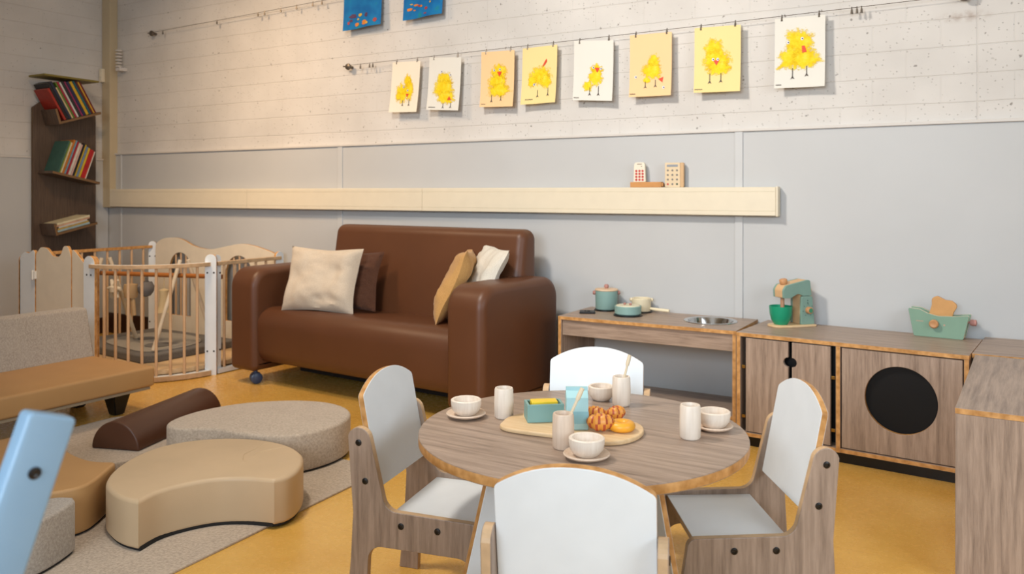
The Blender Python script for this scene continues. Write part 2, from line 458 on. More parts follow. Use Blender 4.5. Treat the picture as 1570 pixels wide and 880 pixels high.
ppanel(k1, 'apron', rect(kx0 + T, kx1 - T, HT - T - .068, HT - T), (0, ky0 + .012 + T, 0), X_, Z_, T, oakx)
ppanel(k1, 'shelf', rect(kx0 + T, kx1 - T, ky0 + .03, ky1 - .002), (0, 0, 0.085), X_, Y_, T, oakx)
ppanel(k1, 'plinth', rect(kx0 + T, kx1 - T, 0.001, .085), (0, ky0 + .05 + T, 0), X_, Z_, T, oakx)
b = new(); R0 = sr
lathe(b, [(R0 + .013, HT + .0005), (R0 + .012, HT + .003), (R0 + .002, HT + .0035), (R0 - .004, HT + .001), (R0 - .008, HT - .01), (R0 - .018, HT - .045), (R0 - .04, HT - .058), (0.012, HT - .06), (0, HT - .061), (0, HT - .063), (R0 - .04, HT - .061), (R0 - .015, HT - .046), (R0 - .004, HT - .01), (R0 + .0, HT)], (sx, sy, 0), seg=48)
o_ = obj('sink_bowl', b, steel, k1, True); o_['label'] = 'round stainless steel sink bowl'
# black burner rings
for x, y, r in ((-1.555, 3.50, .056), (-1.405, 3.395, .064), (-1.392, 3.522, .048)):
    b = new(); lathe(b, [(0, HT), (r, HT), (r, HT + .004), (r - .003, HT + .006), (0, HT + .006)], (x, y, 0), seg=32)
    o_ = obj('burner', b, black, k1, True); o_['label'] = 'round black hob ring'

# ================================================================== CUPBOARD with doors and washing machine (turned slightly)
k2 = thing('play_cupboard', 'low grey oak play cupboard with keyhole double doors and round black washing machine window', 'cupboard', (-0.876, 3.213, 0), R(-5.2))
L2, D2 = 0.800, 0.372
ppanel(k2, 'worktop', rect(0, L2, 0, D2), (0, 0, HT - T), X_, Y_, T, oakx, local=True)
for x in (0, 0.372, L2 - T):
    ppanel(k2, 'side_panel' if x != .372 else 'divider', rect(.0, D2, .045, HT - T), (x, 0, 0), Y_, Z_, T, oakz, local=True)
ppanel(k2, 'base_panel', rect(T, .372, .0, D2), (0, 0, .045), X_, Y_, T, oakx, local=True)
ppanel(k2, 'base_panel', rect(.372 + T, L2 - T, .0, D2), (0, 0, .045), X_, Y_, T, oakx, local=True)
ppanel(k2, 'back_panel', rect(T, L2 - T, .061, HT - T), (0, D2 - .002, 0), X_, Z_, .008, darkoak, local=True)
b = new(); box(b, .02, L2 - .02, .035, .05, 0.0, .045); obj('plinth', b, black, k2, local=True)
b = new(); box(b, .04, L2 - .04, .3, .32, 0.0, .045); obj('plinth', b, black, k2, local=True)
# keyhole doors
z0, z1 = .064, HT - T - .004
def halfcirc(cx, cz, r, left):
    ks = range(13)
    return [(cx + (-1 if left else 1) * r * math.sin(PI * k / 12), cz + r * math.cos(PI * k / 12)) for k in ks]
xm = .205
lw = [(.036, z0), (.036, z1), (xm - .006, z1)] + halfcirc(xm - .006, z1 - .076, .018, True) + [(xm - .006, z0)]
rw = [(.352, z0), (.352, z1), (xm + .008, z1)] + halfcirc(xm + .008, z1 - .076, .018, False) + [(xm + .008, z0)]
d1 = ppanel(k2, 'door', lw, (0, .004 + T, 0), X_, Z_, T, oakz, oakz, local=True)
d2 = ppanel(k2, 'door', rw, (0, .004 + T, 0), X_, Z_, T, oakz, oakz, local=True)
for d, x in ((d1, .018), (d2, .354)):
    for z in (z0 + .05, z1 - .12):
        b = new(); box(b, x, x + .014, .008, .012, z, z + .012, .001); obj('hinge', b, plain('brass', '#a88442', .3, .5, .9), d, local=True)
b = new(); box(b, .02, .37, .06, .066, z0, z1); obj('dark_inside_sheet', b, black, k2, local=True)  # black sheet standing in for the unlit inside behind the doors
# washing machine front
dc = (.588, .262)
wd = ppanel(k2, 'washing_machine_door', rect(.372 + T + .004, L2 - T - .004, .064, HT - T - .004), (0, .005 + T, 0), X_, Z_, T, oakz, holes=[circ(dc[0], dc[1], .118, 56)], local=True)
b = new(); box(b, .41, .77, .026, .031, .10, .42); o_ = obj('opening', b, plain('interior_dark', '#050506', .6, .3, var=0), wd, local=True); o_['label'] = 'black sheet for the dark inside of the round window'  # round hole's dark interior, put in as a black sheet behind it

# ================================================================== corner unit and return cabinet
k3 = thing('corner_cabinet', 'low grey oak corner cabinet between the washing machine and the return cabinet', 'cabinet', (-0.070, 3.19, 0))
ppanel(k3, 'worktop', [(-.0725, 3.19), (.75, 3.19), (.75, 3.574), (-.038, 3.574)], (0, 0, HT - T), X_, Y_, T, oakx)
ppanel(k3, 'side_panel', rect(3.2065, 3.574, .0, HT - T), (-.038, 0, 0), Y_, Z_, T, oakz)
ppanel(k3, 'side_panel', rect(3.19, 3.574, .0, HT - T), (.734, 0, 0), Y_, Z_, T, oakz)
ppanel(k3, 'front_panel', rect(-.070, .732, .0, HT - T - .001), (0, 3.206, 0), X_, Z_, T, oakz)
k4 = thing('return_cabinet', 'tall-sided grey oak cabinet in the right foreground standing out from the wall', 'cabinet', (-.091, 2.364, 0), R(-2.0))
Lr = .80; Wd = .40
ppanel(k4, 'worktop', rect(0, Wd, 0, Lr), (0, 0, HT - T), X_, Y_, T, oaky, local=True)
ppanel(k4, 'end_panel', rect(0.0, Wd, 0, HT - T), (0, T + .0005, 0), X_, Z_, T, oakz, oakz, local=True)
ppanel(k4, 'end_panel', rect(0.0, Wd, 0, HT - T), (0, Lr, 0), X_, Z_, T, oakz, local=True)
ppanel(k4, 'side_panel', rect(T + .001, Lr - T - .001, 0, HT - T), (0.002, 0, 0), Y_, Z_, T, oakz, local=True)
ppanel(k4, 'side_panel', rect(T + .001, Lr - T - .001, 0, HT - T), (Wd - T - .002, 0, 0), Y_, Z_, T, oakz, local=True)

# ================================================================== THE SOFA
sf = thing('sofa', 'two-seat brown leather sofa on castors against the grey wall', 'sofa', (-3.46, 2.955, 0), R(-4))
SW, AW, SD = 1.650, .20, .608
arm_prof = rpoly([(0, .072), (SD, .072), (SD, .600), (0, .600)], [.03, .03, .10, .10], 8)
for x in (0, SW - AW):
    b = new(); prism(b, arm_prof, (x, 0, 0), Y_, Z_, AW, 0, 0, .038, 6); obj('armrest', b, brown_leather, sf, True, local=True)
seat_prof = rpoly([(.035, .115), (.60, .115), (.60, .34), (.50, .372), (.02, .405)], [.07, .02, .02, .01, .09], 8)
b = new(); prism(b, seat_prof, (AW - .008, 0, 0), Y_, Z_, SW - 2 * AW + .016, 0, 0, .01, 3); obj('seat', b, brown_leather, sf, True, local=True)
back_prof = rpoly([(.39, .28), (.60, .28), (.600, .815), (.48, .815)], [.01, .02, .05, .05], 8)
b = new(); prism(b, back_prof, (AW + .085, 0, 0), Y_, Z_, SW - 2 * AW + .002, 0, 0, .045, 6)
obj('backrest', b, brown_leather, sf, True, local=True)
b = new(); box(b, .205, SW - .205, .30, .56, .030, .114, .004); obj('under_seat_shade', b, plain('under_seat_dark', '#1b1512', .9), sf, local=True)  # dark box in place of the shade below the seat
def caster(x, y):
    b = new()
    lathe(b, [(0, -.024), (.022, -.024), (.0295, -.019), (.0295, -.005), (.020, -.004), (.020, .004), (.0295, .005), (.0295, .019), (.022, .024), (0, .024)], (x, y, .030), (.9, -.40, 0), 24)
    lathe(b, [(0, .05), (.012, .05), (.012, .08), (0, .08)], (x, y - .004, 0), seg=12)
    box(b, x - .016, x + .016, y - .02, y + .016, .045, .058, .004)
    o = obj('caster', b, [plain('castor_blue_grey', '#33405a', .35)], sf, True, local=True); o['label'] = 'small blue-grey twin wheel castor'
for x in (.145, SW - .14):
    for y in (.06, SD - .09): caster(x, y)

# ---- cushions
def cushion(name, label, loc, W, H, TH, mat, rot, seed, tagm=False):
    b = new(); N = 26
    def P(a, c, s):
        sh = 0.085
        x = W / 2 * a * (1 - sh * (1 - c * c) * abs(a)); z = H / 2 * c * (1 - sh * (1 - a * a) * abs(c))
        t = TH / 2 * max(0, (1 - a ** 4)) ** .55 * max(0, (1 - c ** 4)) ** .55
        nn = noise.noise(Vector((a * 1.6 + seed, c * 1.6, s * 3 + seed))) * .024 - abs(noise.noise(Vector((a * 2.6 + seed, c * 3.4 + a, s + 9)))) * .022
        e = 1 - max(abs(a), abs(c)) ** 6
        return Vector((x, s * (t + nn * e), z)) + Vector((0, noise.noise(Vector((a * 1.3, c * 1.3, seed * 2))) * .02, 0))
    for s in (-1, 1):
        g = [[b.verts.new(P(-1 + 2 * i / N, -1 + 2 * j / N, s)) for i in range(N + 1)] for j in range(N + 1)]
        for j in range(N):
            for i in range(N):
                b.faces.new((g[j][i], g[j][i + 1], g[j + 1][i + 1], g[j + 1][i]))
    bmesh.ops.remove_doubles(b, verts=b.verts, dist=.0008)
    o = obj(name, b, mat, None, True)
    for p in o.data.polygons: p.use_smooth = True
    o.location = loc; o.rotation_euler = rot
    tag(o, label, 'cushion', 'scatter cushions on the sofa')
    if tagm:
        b = new(); box(b, .08, .115, -.003, .003, -H / 2 - .008, -H / 2 + .006, .0008)
        t = obj('care_label', b, plain('white_label', '#dfe2ea', .5), o, local=True); t['label'] = 'small white sewn-in label'
    return o
cushion('cushion', 'beige linen cushion leaning at the left end of the brown sofa', (-2.93, 3.085, .550), .43, .335, .11, linen, (R(-17), R(1), R(10)), 1.3, True)
cushion('cushion', 'dark brown cushion mostly hidden behind the beige linen one', (-2.85, 3.19, .542), .36, .31, .08, linen_brown, (R(-18), 0, R(14)), 5.1)
cushion('cushion', 'mustard tan cushion leaning against the right sofa arm', (-2.195, 3.20, .556), .36, .37, .10, linen_tan, (R(24), 0, R(120)), 8.8)
cushion('cushion', 'off-white cushion between the mustard cushion and the sofa back', (-2.075, 3.225, .585), .34, .36, .085, linen_white, (R(27), R(-6), R(143)), 3.7)

# ================================================================== THE RUG AND THE SOFT PLAY SHAPES
rug_pts = rpoly([(-3.31, .75), (-1.815, .75), (-1.875, 2.30), (-3.335, 2.30)], [.1, .1, .14, .12], 8)
b = new(); prism(b, rug_pts, (0, 0, 0.0), X_, Y_, .007, 0, 0, .002, 2)
tag(obj('rug', b, rug_m), 'beige-grey felt rug on the yellow floor under the soft play shapes', 'rug')
def pouf(name, label, pts, z0, h, mat, bev=.012, seed=0, crease=None):
    n = len(pts); b = new()
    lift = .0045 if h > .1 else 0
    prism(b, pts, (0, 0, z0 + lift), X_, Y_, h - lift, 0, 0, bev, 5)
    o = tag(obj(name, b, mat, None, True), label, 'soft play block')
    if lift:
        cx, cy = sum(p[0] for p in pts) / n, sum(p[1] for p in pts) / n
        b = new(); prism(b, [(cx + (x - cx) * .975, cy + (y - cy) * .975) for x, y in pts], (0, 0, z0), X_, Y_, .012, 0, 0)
        q = obj('base', b, plain('pouf_dark_strip', '#1d1a18', .8), o, local=True); q['label'] = 'thin dark strip along the bottom'  # thin dark strip drawn in the gap below the block
    return o
P1 = [(-2.233, 1.463), (-2.149, 1.426), (-2.08, 1.413), (-2.019, 1.418), (-2.038, 1.50), (-2.018, 1.585), (-1.975, 1.653), (-1.908, 1.698), (-1.826, 1.726), (-1.812, 1.765), (-1.826, 1.82), (-1.872, 1.889), (-1.935, 1.945), (-2.036, 1.985), (-2.15, 1.985), (-2.263, 1.945), (-2.344, 1.875), (-2.388, 1.782), (-2.380, 1.674), (-2.318, 1.550)]
def curvepart(pts, sharp, n=5):
    """catmull-rom but corners listed in sharp stay sharp"""
    out = []; m = len(pts)
    for i in range(m):
        p0, p1, p2, p3 = [Vector(pts[(i + k) % m]) for k in (-1, 0, 1, 2)]
        if i in sharp: p0 = p1 + (p1 - p2) * .5
        if (i + 1) % m in sharp: p3 = p2 + (p2 - p1) * .5
        for j in range(n):
            t = j / n
            out.append(tuple(0.5 * ((2 * p1) + (-p0 + p2) * t + (2 * p0 - 5 * p1 + 4 * p2 - p3) * t * t + (-p0 + 3 * p1 - 3 * p2 + p3) * t ** 3)))
    return out
pouf('crescent_pouf', 'beige leather crescent-shaped floor block in front of the round felt one', curvepart(P1, {3, 8}), .008, .14, beige_leather, .012)
P2 = [(-2.40, 1.995), (-2.542, 2.0), (-2.607, 2.02), (-2.645, 2.06), (-2.656, 2.152), (-2.60, 2.296), (-2.480, 2.415), (-2.35, 2.470), (-2.23, 2.462), (-2.135, 2.405), (-2.078, 2.31), (-2.068, 2.20), (-2.10, 2.09), (-2.20, 2.02)]
P2 = [(-2.42, 1.99), (-2.52, 1.93), (-2.60, 1.94), (-2.645, 2.02), (-2.652, 2.152), (-2.60, 2.296), (-2.480, 2.415), (-2.35, 2.470), (-2.23, 2.462), (-2.135, 2.405), (-2.078, 2.31), (-2.068, 2.20), (-2.10, 2.09), (-2.18, 2.03), (-2.30, 2.005)]
pouf('round_pouf', 'large rounded grey-beige felt floor block beside the half-round brown roll', curvepart(P2, set()), .008, .14, pouf_m, .012)
P3 = [(-2.46, 1.56), (-2.41, 1.53), (-2.392, 1.47), (-2.30, 1.45), (-2.255, 1.44), (-2.25, 1.38), (-2.268, 1.345), (-2.33, 1.36), (-2.42, 1.22), (-2.52, 1.15), (-2.66, 1.15), (-2.80, 1.22), (-2.90, 1.36), (-2.92, 1.53), (-2.86, 1.655), (-2.78, 1.715), (-2.70, 1.63), (-2.58, 1.57)]
P3 = [(-2.47, 1.557), (-2.41, 1.570), (-2.372, 1.585), (-2.340, 1.545), (-2.290, 1.475), (-2.265, 1.425), (-2.268, 1.375), (-2.31, 1.30), (-2.38, 1.21), (-2.50, 1.13), (-2.66, 1.13), (-2.80, 1.20), (-2.90, 1.34), (-2.93, 1.50), (-2.90, 1.64), (-2.83, 1.70), (-2.74, 1.64), (-2.60, 1.575)]
pouf('crescent_pouf', 'tan leather crescent-shaped floor block behind the blue high chair', curvepart(P3, {15}), .008, .14, tan_leather, .009)
P4 = [(-2.13, 1.10), (-2.112, 1.20), (-2.16, 1.318), (-2.20, 1.345), (-2.240, 1.322), (-2.272, 1.26), (-2.33, 1.15), (-2.42, 1.05), (-2.42, .92), (-2.30, .85), (-2.18, .90), (-2.13, 1.0)]
pouf('felt_pouf', 'grey-beige felt floor block cut off by the lower left picture edge', curvepart(P4, {3}), .008, .14, felt_grey, .008)
P5 = smoothloop([(-3.115, 1.80), (-3.125, 1.95), (-3.11, 2.12), (-3.03, 2.20), (-2.90, 2.21), (-2.76, 2.15), (-2.68, 2.03), (-2.665, 1.90), (-2.70, 1.77), (-2.83, 1.72), (-2.98, 1.73)])
pouf('felt_disc', 'thin flat felt pad lying on the rug under the brown half-round roll', P5, .0075, .026, pouf_m, .004)
po = {o.get('label', '')[:12]: o for o in bpy.data.objects}
for key, mt, pts in (('beige leathe', beige_leather, [(-2.115, 1.968), (-2.10, 1.90), (-2.085, 1.84), (-2.045, 1.80), (-2.01, 1.79)]), ('beige leathe', beige_leather, [(-2.03, 1.965), (-2.055, 1.91), (-2.06, 1.87), (-2.045, 1.84)]), ('large rounde', pouf_m, [(-2.44, 2.08), (-2.44, 2.16), (-2.38, 2.23), (-2.28, 2.26)])):
    b = new(); tube(b, [(x, y, .1465) for x, y in pts], .003, 8, radii=[.0018] + [.0034] * (len(pts) - 2) + [.0018]); obj('crease', b, mt, po[key], True)
# half-round roll lying on the pad
roll = new()
ang = math.atan2(2.50 - 1.885, -3.02 - -2.82); Lr_ = .55
n_ = 20; rad = .098
prof = [(rad * 1.03 * math.cos(PI * k / n_), .104 * math.sin(PI * k / n_)) for k in range(n_ + 1)]
prof = rpoly([(prof[0][0], 0)] + prof[1:-1] + [(prof[-1][0], 0)], [.006] + [0] * (n_ - 1) + [.006], 3)
prism(roll, prof, (0, 0, 0), (1, 0, 0), (0, 0, 1), Lr_, 0, 0, .006, 3)   # extrudes along -y
ro = obj('half_round_roll', roll, leather('dark_brown_leather', '#50301f', .4), None, True)
ro.rotation_euler = (0, R(0), ang + PI / 2); ro.location = (-2.822, 1.885, .0345)
tag(ro, 'brown leather half-round roll lying on the thin felt pad', 'soft play block')

# ================================================================== THE LOW LOUNGE (left)
ch = thing('lounge_bench', 'low tan leather lounge bench with grey felt backrest and black legs at the left edge', 'bench', (-3.5, 1.6, 0))
b = new(); box(b, -3.735, -3.255, .7, 2.372, .122, .212, .014, 0, 4); obj('seat_cushion', b, tan_leather, ch, True)
b = new(); box(b, -3.72, -3.27, .715, 2.357, .108, .121, .002); obj('base_board', b, plain('bench_board', '#a08e74', .5), ch)
bp = rpoly([(-3.735, .16), (-3.705, .2125), (-3.765, .437), (-3.85, .437), (-3.86, .16)], [0, 0, .018, .018, .01], 5)
b = new(); prism(b, bp, (0, 2.372, 0), X_, Z_, 1.68, 0, 0, .012, 4)
bo = obj('backrest', b, felt_grey, ch, True)
def leg_taper(x, y):
    b = new()
    vs = []
    for z, s in ((0, .023), (.108, .045)):
        vs.append([b.verts.new((x + a * s, y + c * s, z)) for a, c in ((-1, -1), (1, -1), (1, 1), (-1, 1))])
    b.faces.new(vs[0]); b.faces.new(vs[1])
    for k in range(4): b.faces.new((vs[0][k], vs[0][(k + 1) % 4], vs[1][(k + 1) % 4], vs[1][k]))
    bmesh.ops.bevel(b, geom=list(b.edges), offset=.004, segments=2, affect='EDGES')
    obj('leg', b, black, ch)
for x, y in ((-3.385, 2.27), (-3.385, .85), (-3.66, 2.26), (-3.66, .85)): leg_taper(x, y)
# ================================================================== PLAYPEN
pen = thing('playpen', 'wooden playpen with beech bars and white wavy panels, between bench and sofa', 'playpen', (-4.27, 3.1, 0))
PA = V(-4.13, 2.615, 0); PB = V(-3.675, 3.02, 0); pc = V(-4.10, 3.035, 0); pr0 = .425
def post(p, dirv, w=.075, h=.655, t=.018, name='post'):
    dirv = Vector(dirv).normalized(); n = dirv.cross(Z_)
    pts = [(-w / 2, 0), (w / 2, 0)] + [(w / 2 * math.cos(a), h - w / 2 + w / 2 * math.sin(a)) for a in [PI * k / 14 for k in range(15)]]
    b = new(); prism(b, pts, Vector(p) - n * t / 2, dirv, Z_, t, 0, 1, .001, 2)
    for dx, z in ((-.017, h - .10), (.017, h - .10), (-.017, .13), (.017, .13)):
        for sgn in (1, -1):
            lathe(b, [(0, 0), (.005, 0), (.005, .0015), (0, .0015)], Vector(p) + dirv * dx + Z_ * z + n * sgn * t / 2, n * sgn, 10, mi=2)
    return obj(name, b, [white_lam, ply, bolt_m], pen)
post(PA + V(.006, 0, 0), (1, .05, 0), .088); post(PA + V(-.012, .03, 0), (1, .05, 0), .07, .65)
post(PB, (.80, .60, 0), .06); post(PB + V(.0, .035, 0), (0, 1, 0), .05, .65)
post((-4.86, 3.52, 0), (.7, .7, 0), .05, .665); post((-4.86, 2.68, 0), (0, 1, 0), .06, .63)
post((-3.665, 3.50, 0), (0, 1, 0), .06, .64)
def arc(a0, a1, n, r=pr0): return [V(pc.x + r * math.cos(R(a0 + (a1 - a0) * k / n)), pc.y + r * math.sin(R(a0 + (a1 - a0) * k / n)), 0) for k in range(n + 1)]
def arcboard(z0, z1, r0, r1, name, a0=-91, a1=-4):
    b = new(); N = 24; A = arc(a0, a1, N, r0); B = arc(a0, a1, N, r1)
    pts = [(p.x, p.y) for p in A] + [(p.x, p.y) for p in reversed(B)]
    prism(b, pts, (0, 0, z0), X_, Y_, z1 - z0, 1, 0, .002, 2); return obj(name, b, [paleply, white_lam], pen)
arcboard(.592, .612, pr0 - .016, pr0 + .016, 'top_rail'); arcboard(.004, .03, pr0 - .022, pr0 + .022, 'bottom_rail')
def bar(p, z0=.028, z1=.595, r=.0075):
    b = new(); tube(b, [(p[0], p[1], z0), (p[0], p[1], z1)], r, 12); obj('bar', b, beech, pen, True)
for k in range(8): 
    a = R(-78 + k * 9.3); bar((pc.x + pr0 * math.cos(a), pc.y + pr0 * math.sin(a)))
def straight(p, q, name, z0, z1, w, mat=None):
    p, q = Vector(p), Vector(q); d = (q - p).normalized(); n = d.cross(Z_)
    b = new(); prism(b, [(0, -w / 2), ((q - p).length, -w / 2), ((q - p).length, w / 2), (0, w / 2)], p + V(0, 0, z0), d, n * -1, z1 - z0, 0, 0, .002, 2)
    return obj(name, b, mat or paleply, pen)
# right side (towards the sofa)
straight((-3.665, 3.05, 0), (-3.665, 3.51, 0), 'top_rail', .592, .612, .026)
straight((-3.665, 3.05, 0), (-3.665, 3.51, 0), 'bottom_rail', .004, .03, .03, white_lam)
for k in range(6): bar((-3.665, 3.10 + k * .075))
# left side
straight((-4.86, 2.70, 0), (-4.86, 3.51, 0), 'top_rail', .62, .638, .024, ply)
straight((-4.86, 2.70, 0), (-4.86, 3.51, 0), 'bottom_rail', .004, .03, .03, ply)
for k in range(9): bar((-4.86, 2.77 + k * .085), .028, .622)
# wavy back panel with two arched openings
top = []
wav = [(-4.83, .60), (-4.82, .65), (-4.76, .682), (-4.66, .694), (-4.56, .685), (-4.44, .645), (-4.30, .630), (-4.16, .650), (-4.03, .672), (-3.92, .668), (-3.80, .645), (-3.70, .615), (-3.685, .58)]
for i in range(len(wav) - 1):
    p0, p1, p2, p3 = [Vector(wav[max(0, min(len(wav) - 1, i + k))]) for k in (-1, 0, 1, 2)]
    for j in range(4):
        t = j / 4
        top.append(tuple(0.5 * ((2 * p1) + (-p0 + p2) * t + (2 * p0 - 5 * p1 + 4 * p2 - p3) * t * t + (-p0 + 3 * p1 - 3 * p2 + p3) * t ** 3)))
top.append(wav[-1])
def archole(cx, w, zb, zt):
    r = w / 2
    return [(cx - r, zb), (cx + r, zb)] + [(cx + r * math.cos(PI * k / 14), zt - r + r * math.sin(PI * k / 14)) for k in range(15)]
ol = [(-3.685, .02)] + [(-4.83, .02)] + top
bk = new(); prism(bk, ol, (0, 3.535, 0), X_, Z_, .016, 0, 1, .001, 2, [archole(-4.58, .21, .19, .60), archole(-4.03, .24, .19, .60)])
obj('back_panel', bk, [cream_paint, ply], pen)
for cx in (-4.58, -4.03):
    for dx in (-.05, .0, .05): bar((cx + dx, 3.527), .18, .585 if dx else .60, .006)
# folding gate on the front left
gt = rpoly([(-4.695, .03), (-4.695, .64), (-4.65, .682), (-4.59, .678), (-4.53, .635), (-4.46, .630), (-4.43, .695), (-4.39, .695), (-4.36, .64), (-4.36, .03)], [0, .02, .04, .05, .05, .05, .025, .025, .03, 0], 5)
b = new(); prism(b, gt, (0, 2.668, 0), X_, Z_, .016, 0, 1, .001, 2); obj('gate_panel', b, [cream_paint, ply], pen)
g2 = rpoly([(-4.343, .03), (-4.343, .685), (-4.31, .665), (-4.23, .605), (-4.19, .55), (-4.19, .03)], [0, .02, .03, .05, .04, 0], 5)
b = new(); prism(b, g2, (0, 2.664, 0), X_, Z_, .016, 0, 1, .001, 2); obj('gate_panel', b, [cream_paint, ply], pen)
g3 = rpoly([(-4.86, .0), (-4.86, .62), (-4.81, .650), (-4.76, .642), (-4.705, .675), (-4.705, .0)], [0, .06, .03, .03, .02, 0], 5)
b = new(); prism(b, g3, (0, 2.668, 0), X_, Z_, .018, 0, 1, .001, 2); obj('gate_panel', b, [white_lam, ply], pen)
b = new(); box(b, -4.718, -4.682, 2.636, 2.650, .50, .545, .002); box(b, -4.704, -4.696, 2.63, 2.64, .495, .55, .002)
o_ = obj('hinge', b, plain('white_hinge', '#ece9e2', .4), pen); o_['label'] = 'white gate hinge'
# raised floor inside
fl = [(-4.835, 2.70), (-4.14, 2.64)] + [(pc.x + (pr0 - .03) * math.cos(R(a)), pc.y + (pr0 - .03) * math.sin(R(a))) for a in range(-85, 0, 8)] + [(-3.70, 3.05), (-3.70, 3.50), (-4.835, 3.50)]
b = new(); prism(b, fl, (0, 0, .03), X_, Y_, .026, 0, 0, .003, 2); obj('raised_floor', b, beechx, pen)
# the mat in it
ml = [(-4.66, 2.90), (-4.02, 2.835), (-3.97, 2.90), (-3.96, 3.46), (-4.78, 3.49), (-4.80, 3.0)]
b = new(); prism(b, rpoly(ml, .03, 4), (0, 0, .0565), X_, Y_, .042, 0, 0, .008, 3)
prism(b, smoothloop([(-4.60, 3.02), (-4.30, 2.93), (-4.08, 2.92), (-4.03, 3.1), (-4.10, 3.3), (-4.35, 3.40), (-4.62, 3.34)]), (0, 0, .098), X_, Y_, .005, 1, 1, .002, 2)
prism(b, circ(-4.20, 3.08, .075), (0, 0, .103), X_, Y_, .004, 0, 0, .002, 2)
prism(b, circ(-4.45, 3.18, .05), (0, 0, .103), X_, Y_, .004, 0, 0, .002, 2)
tag(obj('play_mat', b, [mat_dark, mat_light]), 'dark grey play mat with lighter patch lying inside the playpen', 'mat')
# ---- baby gym inside the pen
gym = thing('baby_gym', 'wooden baby gym frame with orange crossbar standing inside the playpen', 'baby gym', (-4.2, 3.05, .098))
zt = .515
def gy(x): return 2.95 + (x + 4.56) * .269
b = new(); tube(b, [(-4.56, gy(-4.56), zt), (-3.76, gy(-3.76), zt)], .013, 14)
obj('crossbar', b, plain('orange_beech', '#a9682f', .4), gym, True)
gl = plain('pale_gym_wood', '#dccdb4', .5)
for x in (-4.52, -4.00):
    for q in (-1, 1):
        b = new(); tube(b, [(x + .012 * q, gy(x) + .016 * q, zt + .09), (x + .04 * q + .0, gy(x) + .17 * q, .1125)], .0115, 12); obj('leg', b, gl, gym, True)
for i, (x, z, kind) in enumerate(((-4.46, .425, 's'), (-4.35, .42, 'r'), (-4.25, .43, 'b'), (-4.13, .41, 'f'))):
    b = new(); y = gy(x)
    tube(b, [(x, y, zt - .016), (x, y, z + .03)], .0025, 6)
    if kind == 'b':
        lathe(b, [(0, .035), (.022, .030), (.032, .012), (.030, -.008), (.018, -.026), (0, -.032)], (x, y, z), seg=18)
    elif kind == 's':
        for k in range(6):
            a = k * PI / 3; tube(b, [(x, y, z), (x + .042 * math.cos(a), y, z + .042 * math.sin(a))], .01, 8, radii=[.016, .006])
        lathe(b, [(0, -.02), (.018, -.012), (.02, .008), (0, .022)], (x, y, z), seg=14)
    elif kind == 'r':
        lathe(b, [(0, .028), (.026, .024), (.03, 0), (.024, -.03), (0, -.034)], (x, y, z), seg=16)
        for q in (-1, 1): tube(b, [(x + q * .012, y, z - .02), (x + q * .022, y, z - .10)], .008, 8)
    else:
        lathe(b, [(0, .02), (.018, .012), (.016, -.02), (.028, -.075), (0, -.08)], (x, y, z), seg=14)
    mats = {'s': plain('toy_cream', '#e3ddcf', .8), 'r': plain('toy_beige', '#b99b74', .9), 'b': plain('toy_grey', '#6e6a68', .9), 'f': plain('toy_ochre', '#c9b48c', .9)}
    lab = {'s': 'cream star-shaped toy hanging leftmost from the baby gym crossbar', 'r': 'beige soft toy with two legs hanging from the baby gym beside the star', 'b': 'dark grey ball-shaped toy hanging from the baby gym crossbar', 'f': 'ochre bell-shaped toy hanging rightmost from the baby gym crossbar'}
    for v_ in b.verts:
        if v_.co.z < z + .05: v_.co = V(x, y, z) + (v_.co - V(x, y, z)) * (1.45 if v_.co.z < z + .028 or abs(v_.co.x - x) > .006 else 1.0)
    tag(obj('hanging_toy', b, mats[kind], None, True), lab[kind], 'toy', 'toys hanging from the baby gym')

# ================================================================== ROUND TABLE
TC = (-.802, 1.668); TR = .363; TH_ = .46
tb = thing('round_table', 'round grey oak toddler table with plywood edge on a white crossed base', 'table', (TC[0], TC[1], 0))
b = new(); prism(b, circ(0, 0, TR, 96), (0, 0, TH_ - .022), X_, Y_, .022, 0, 1, .002, 2)
obj('tabletop', b, [oakx, ply], tb, True, local=True)
for a, bw in ((240, .13), (338, .13)):
    d = V(math.cos(R(a)), math.sin(R(a)), 0); n = d.cross(Z_)
    pts = [(-.13, 0), (.345, 0), (.228, TH_ - .0225), (-.13, TH_ - .0225)]
    if a == 338:
        pts = [(.010, 0), (.335, 0), (.225, TH_ - .0225), (.010, TH_ - .0225)]
    b = new(); prism(b, pts, n * -.008, d, Z_, .016, 0, 1, .001, 2)
    obj('base_panel', b, [white_lam, ply], tb, local=True)
    if a == 338:
        pts = [(-.13, 0), (-.010, 0), (-.010, TH_ - .0225), (-.13, TH_ - .0225)]
        b = new(); prism(b, pts, n * -.008, d, Z_, .016, 0, 1, .001, 2)
        obj('base_panel', b, [white_lam, ply], tb, local=True)

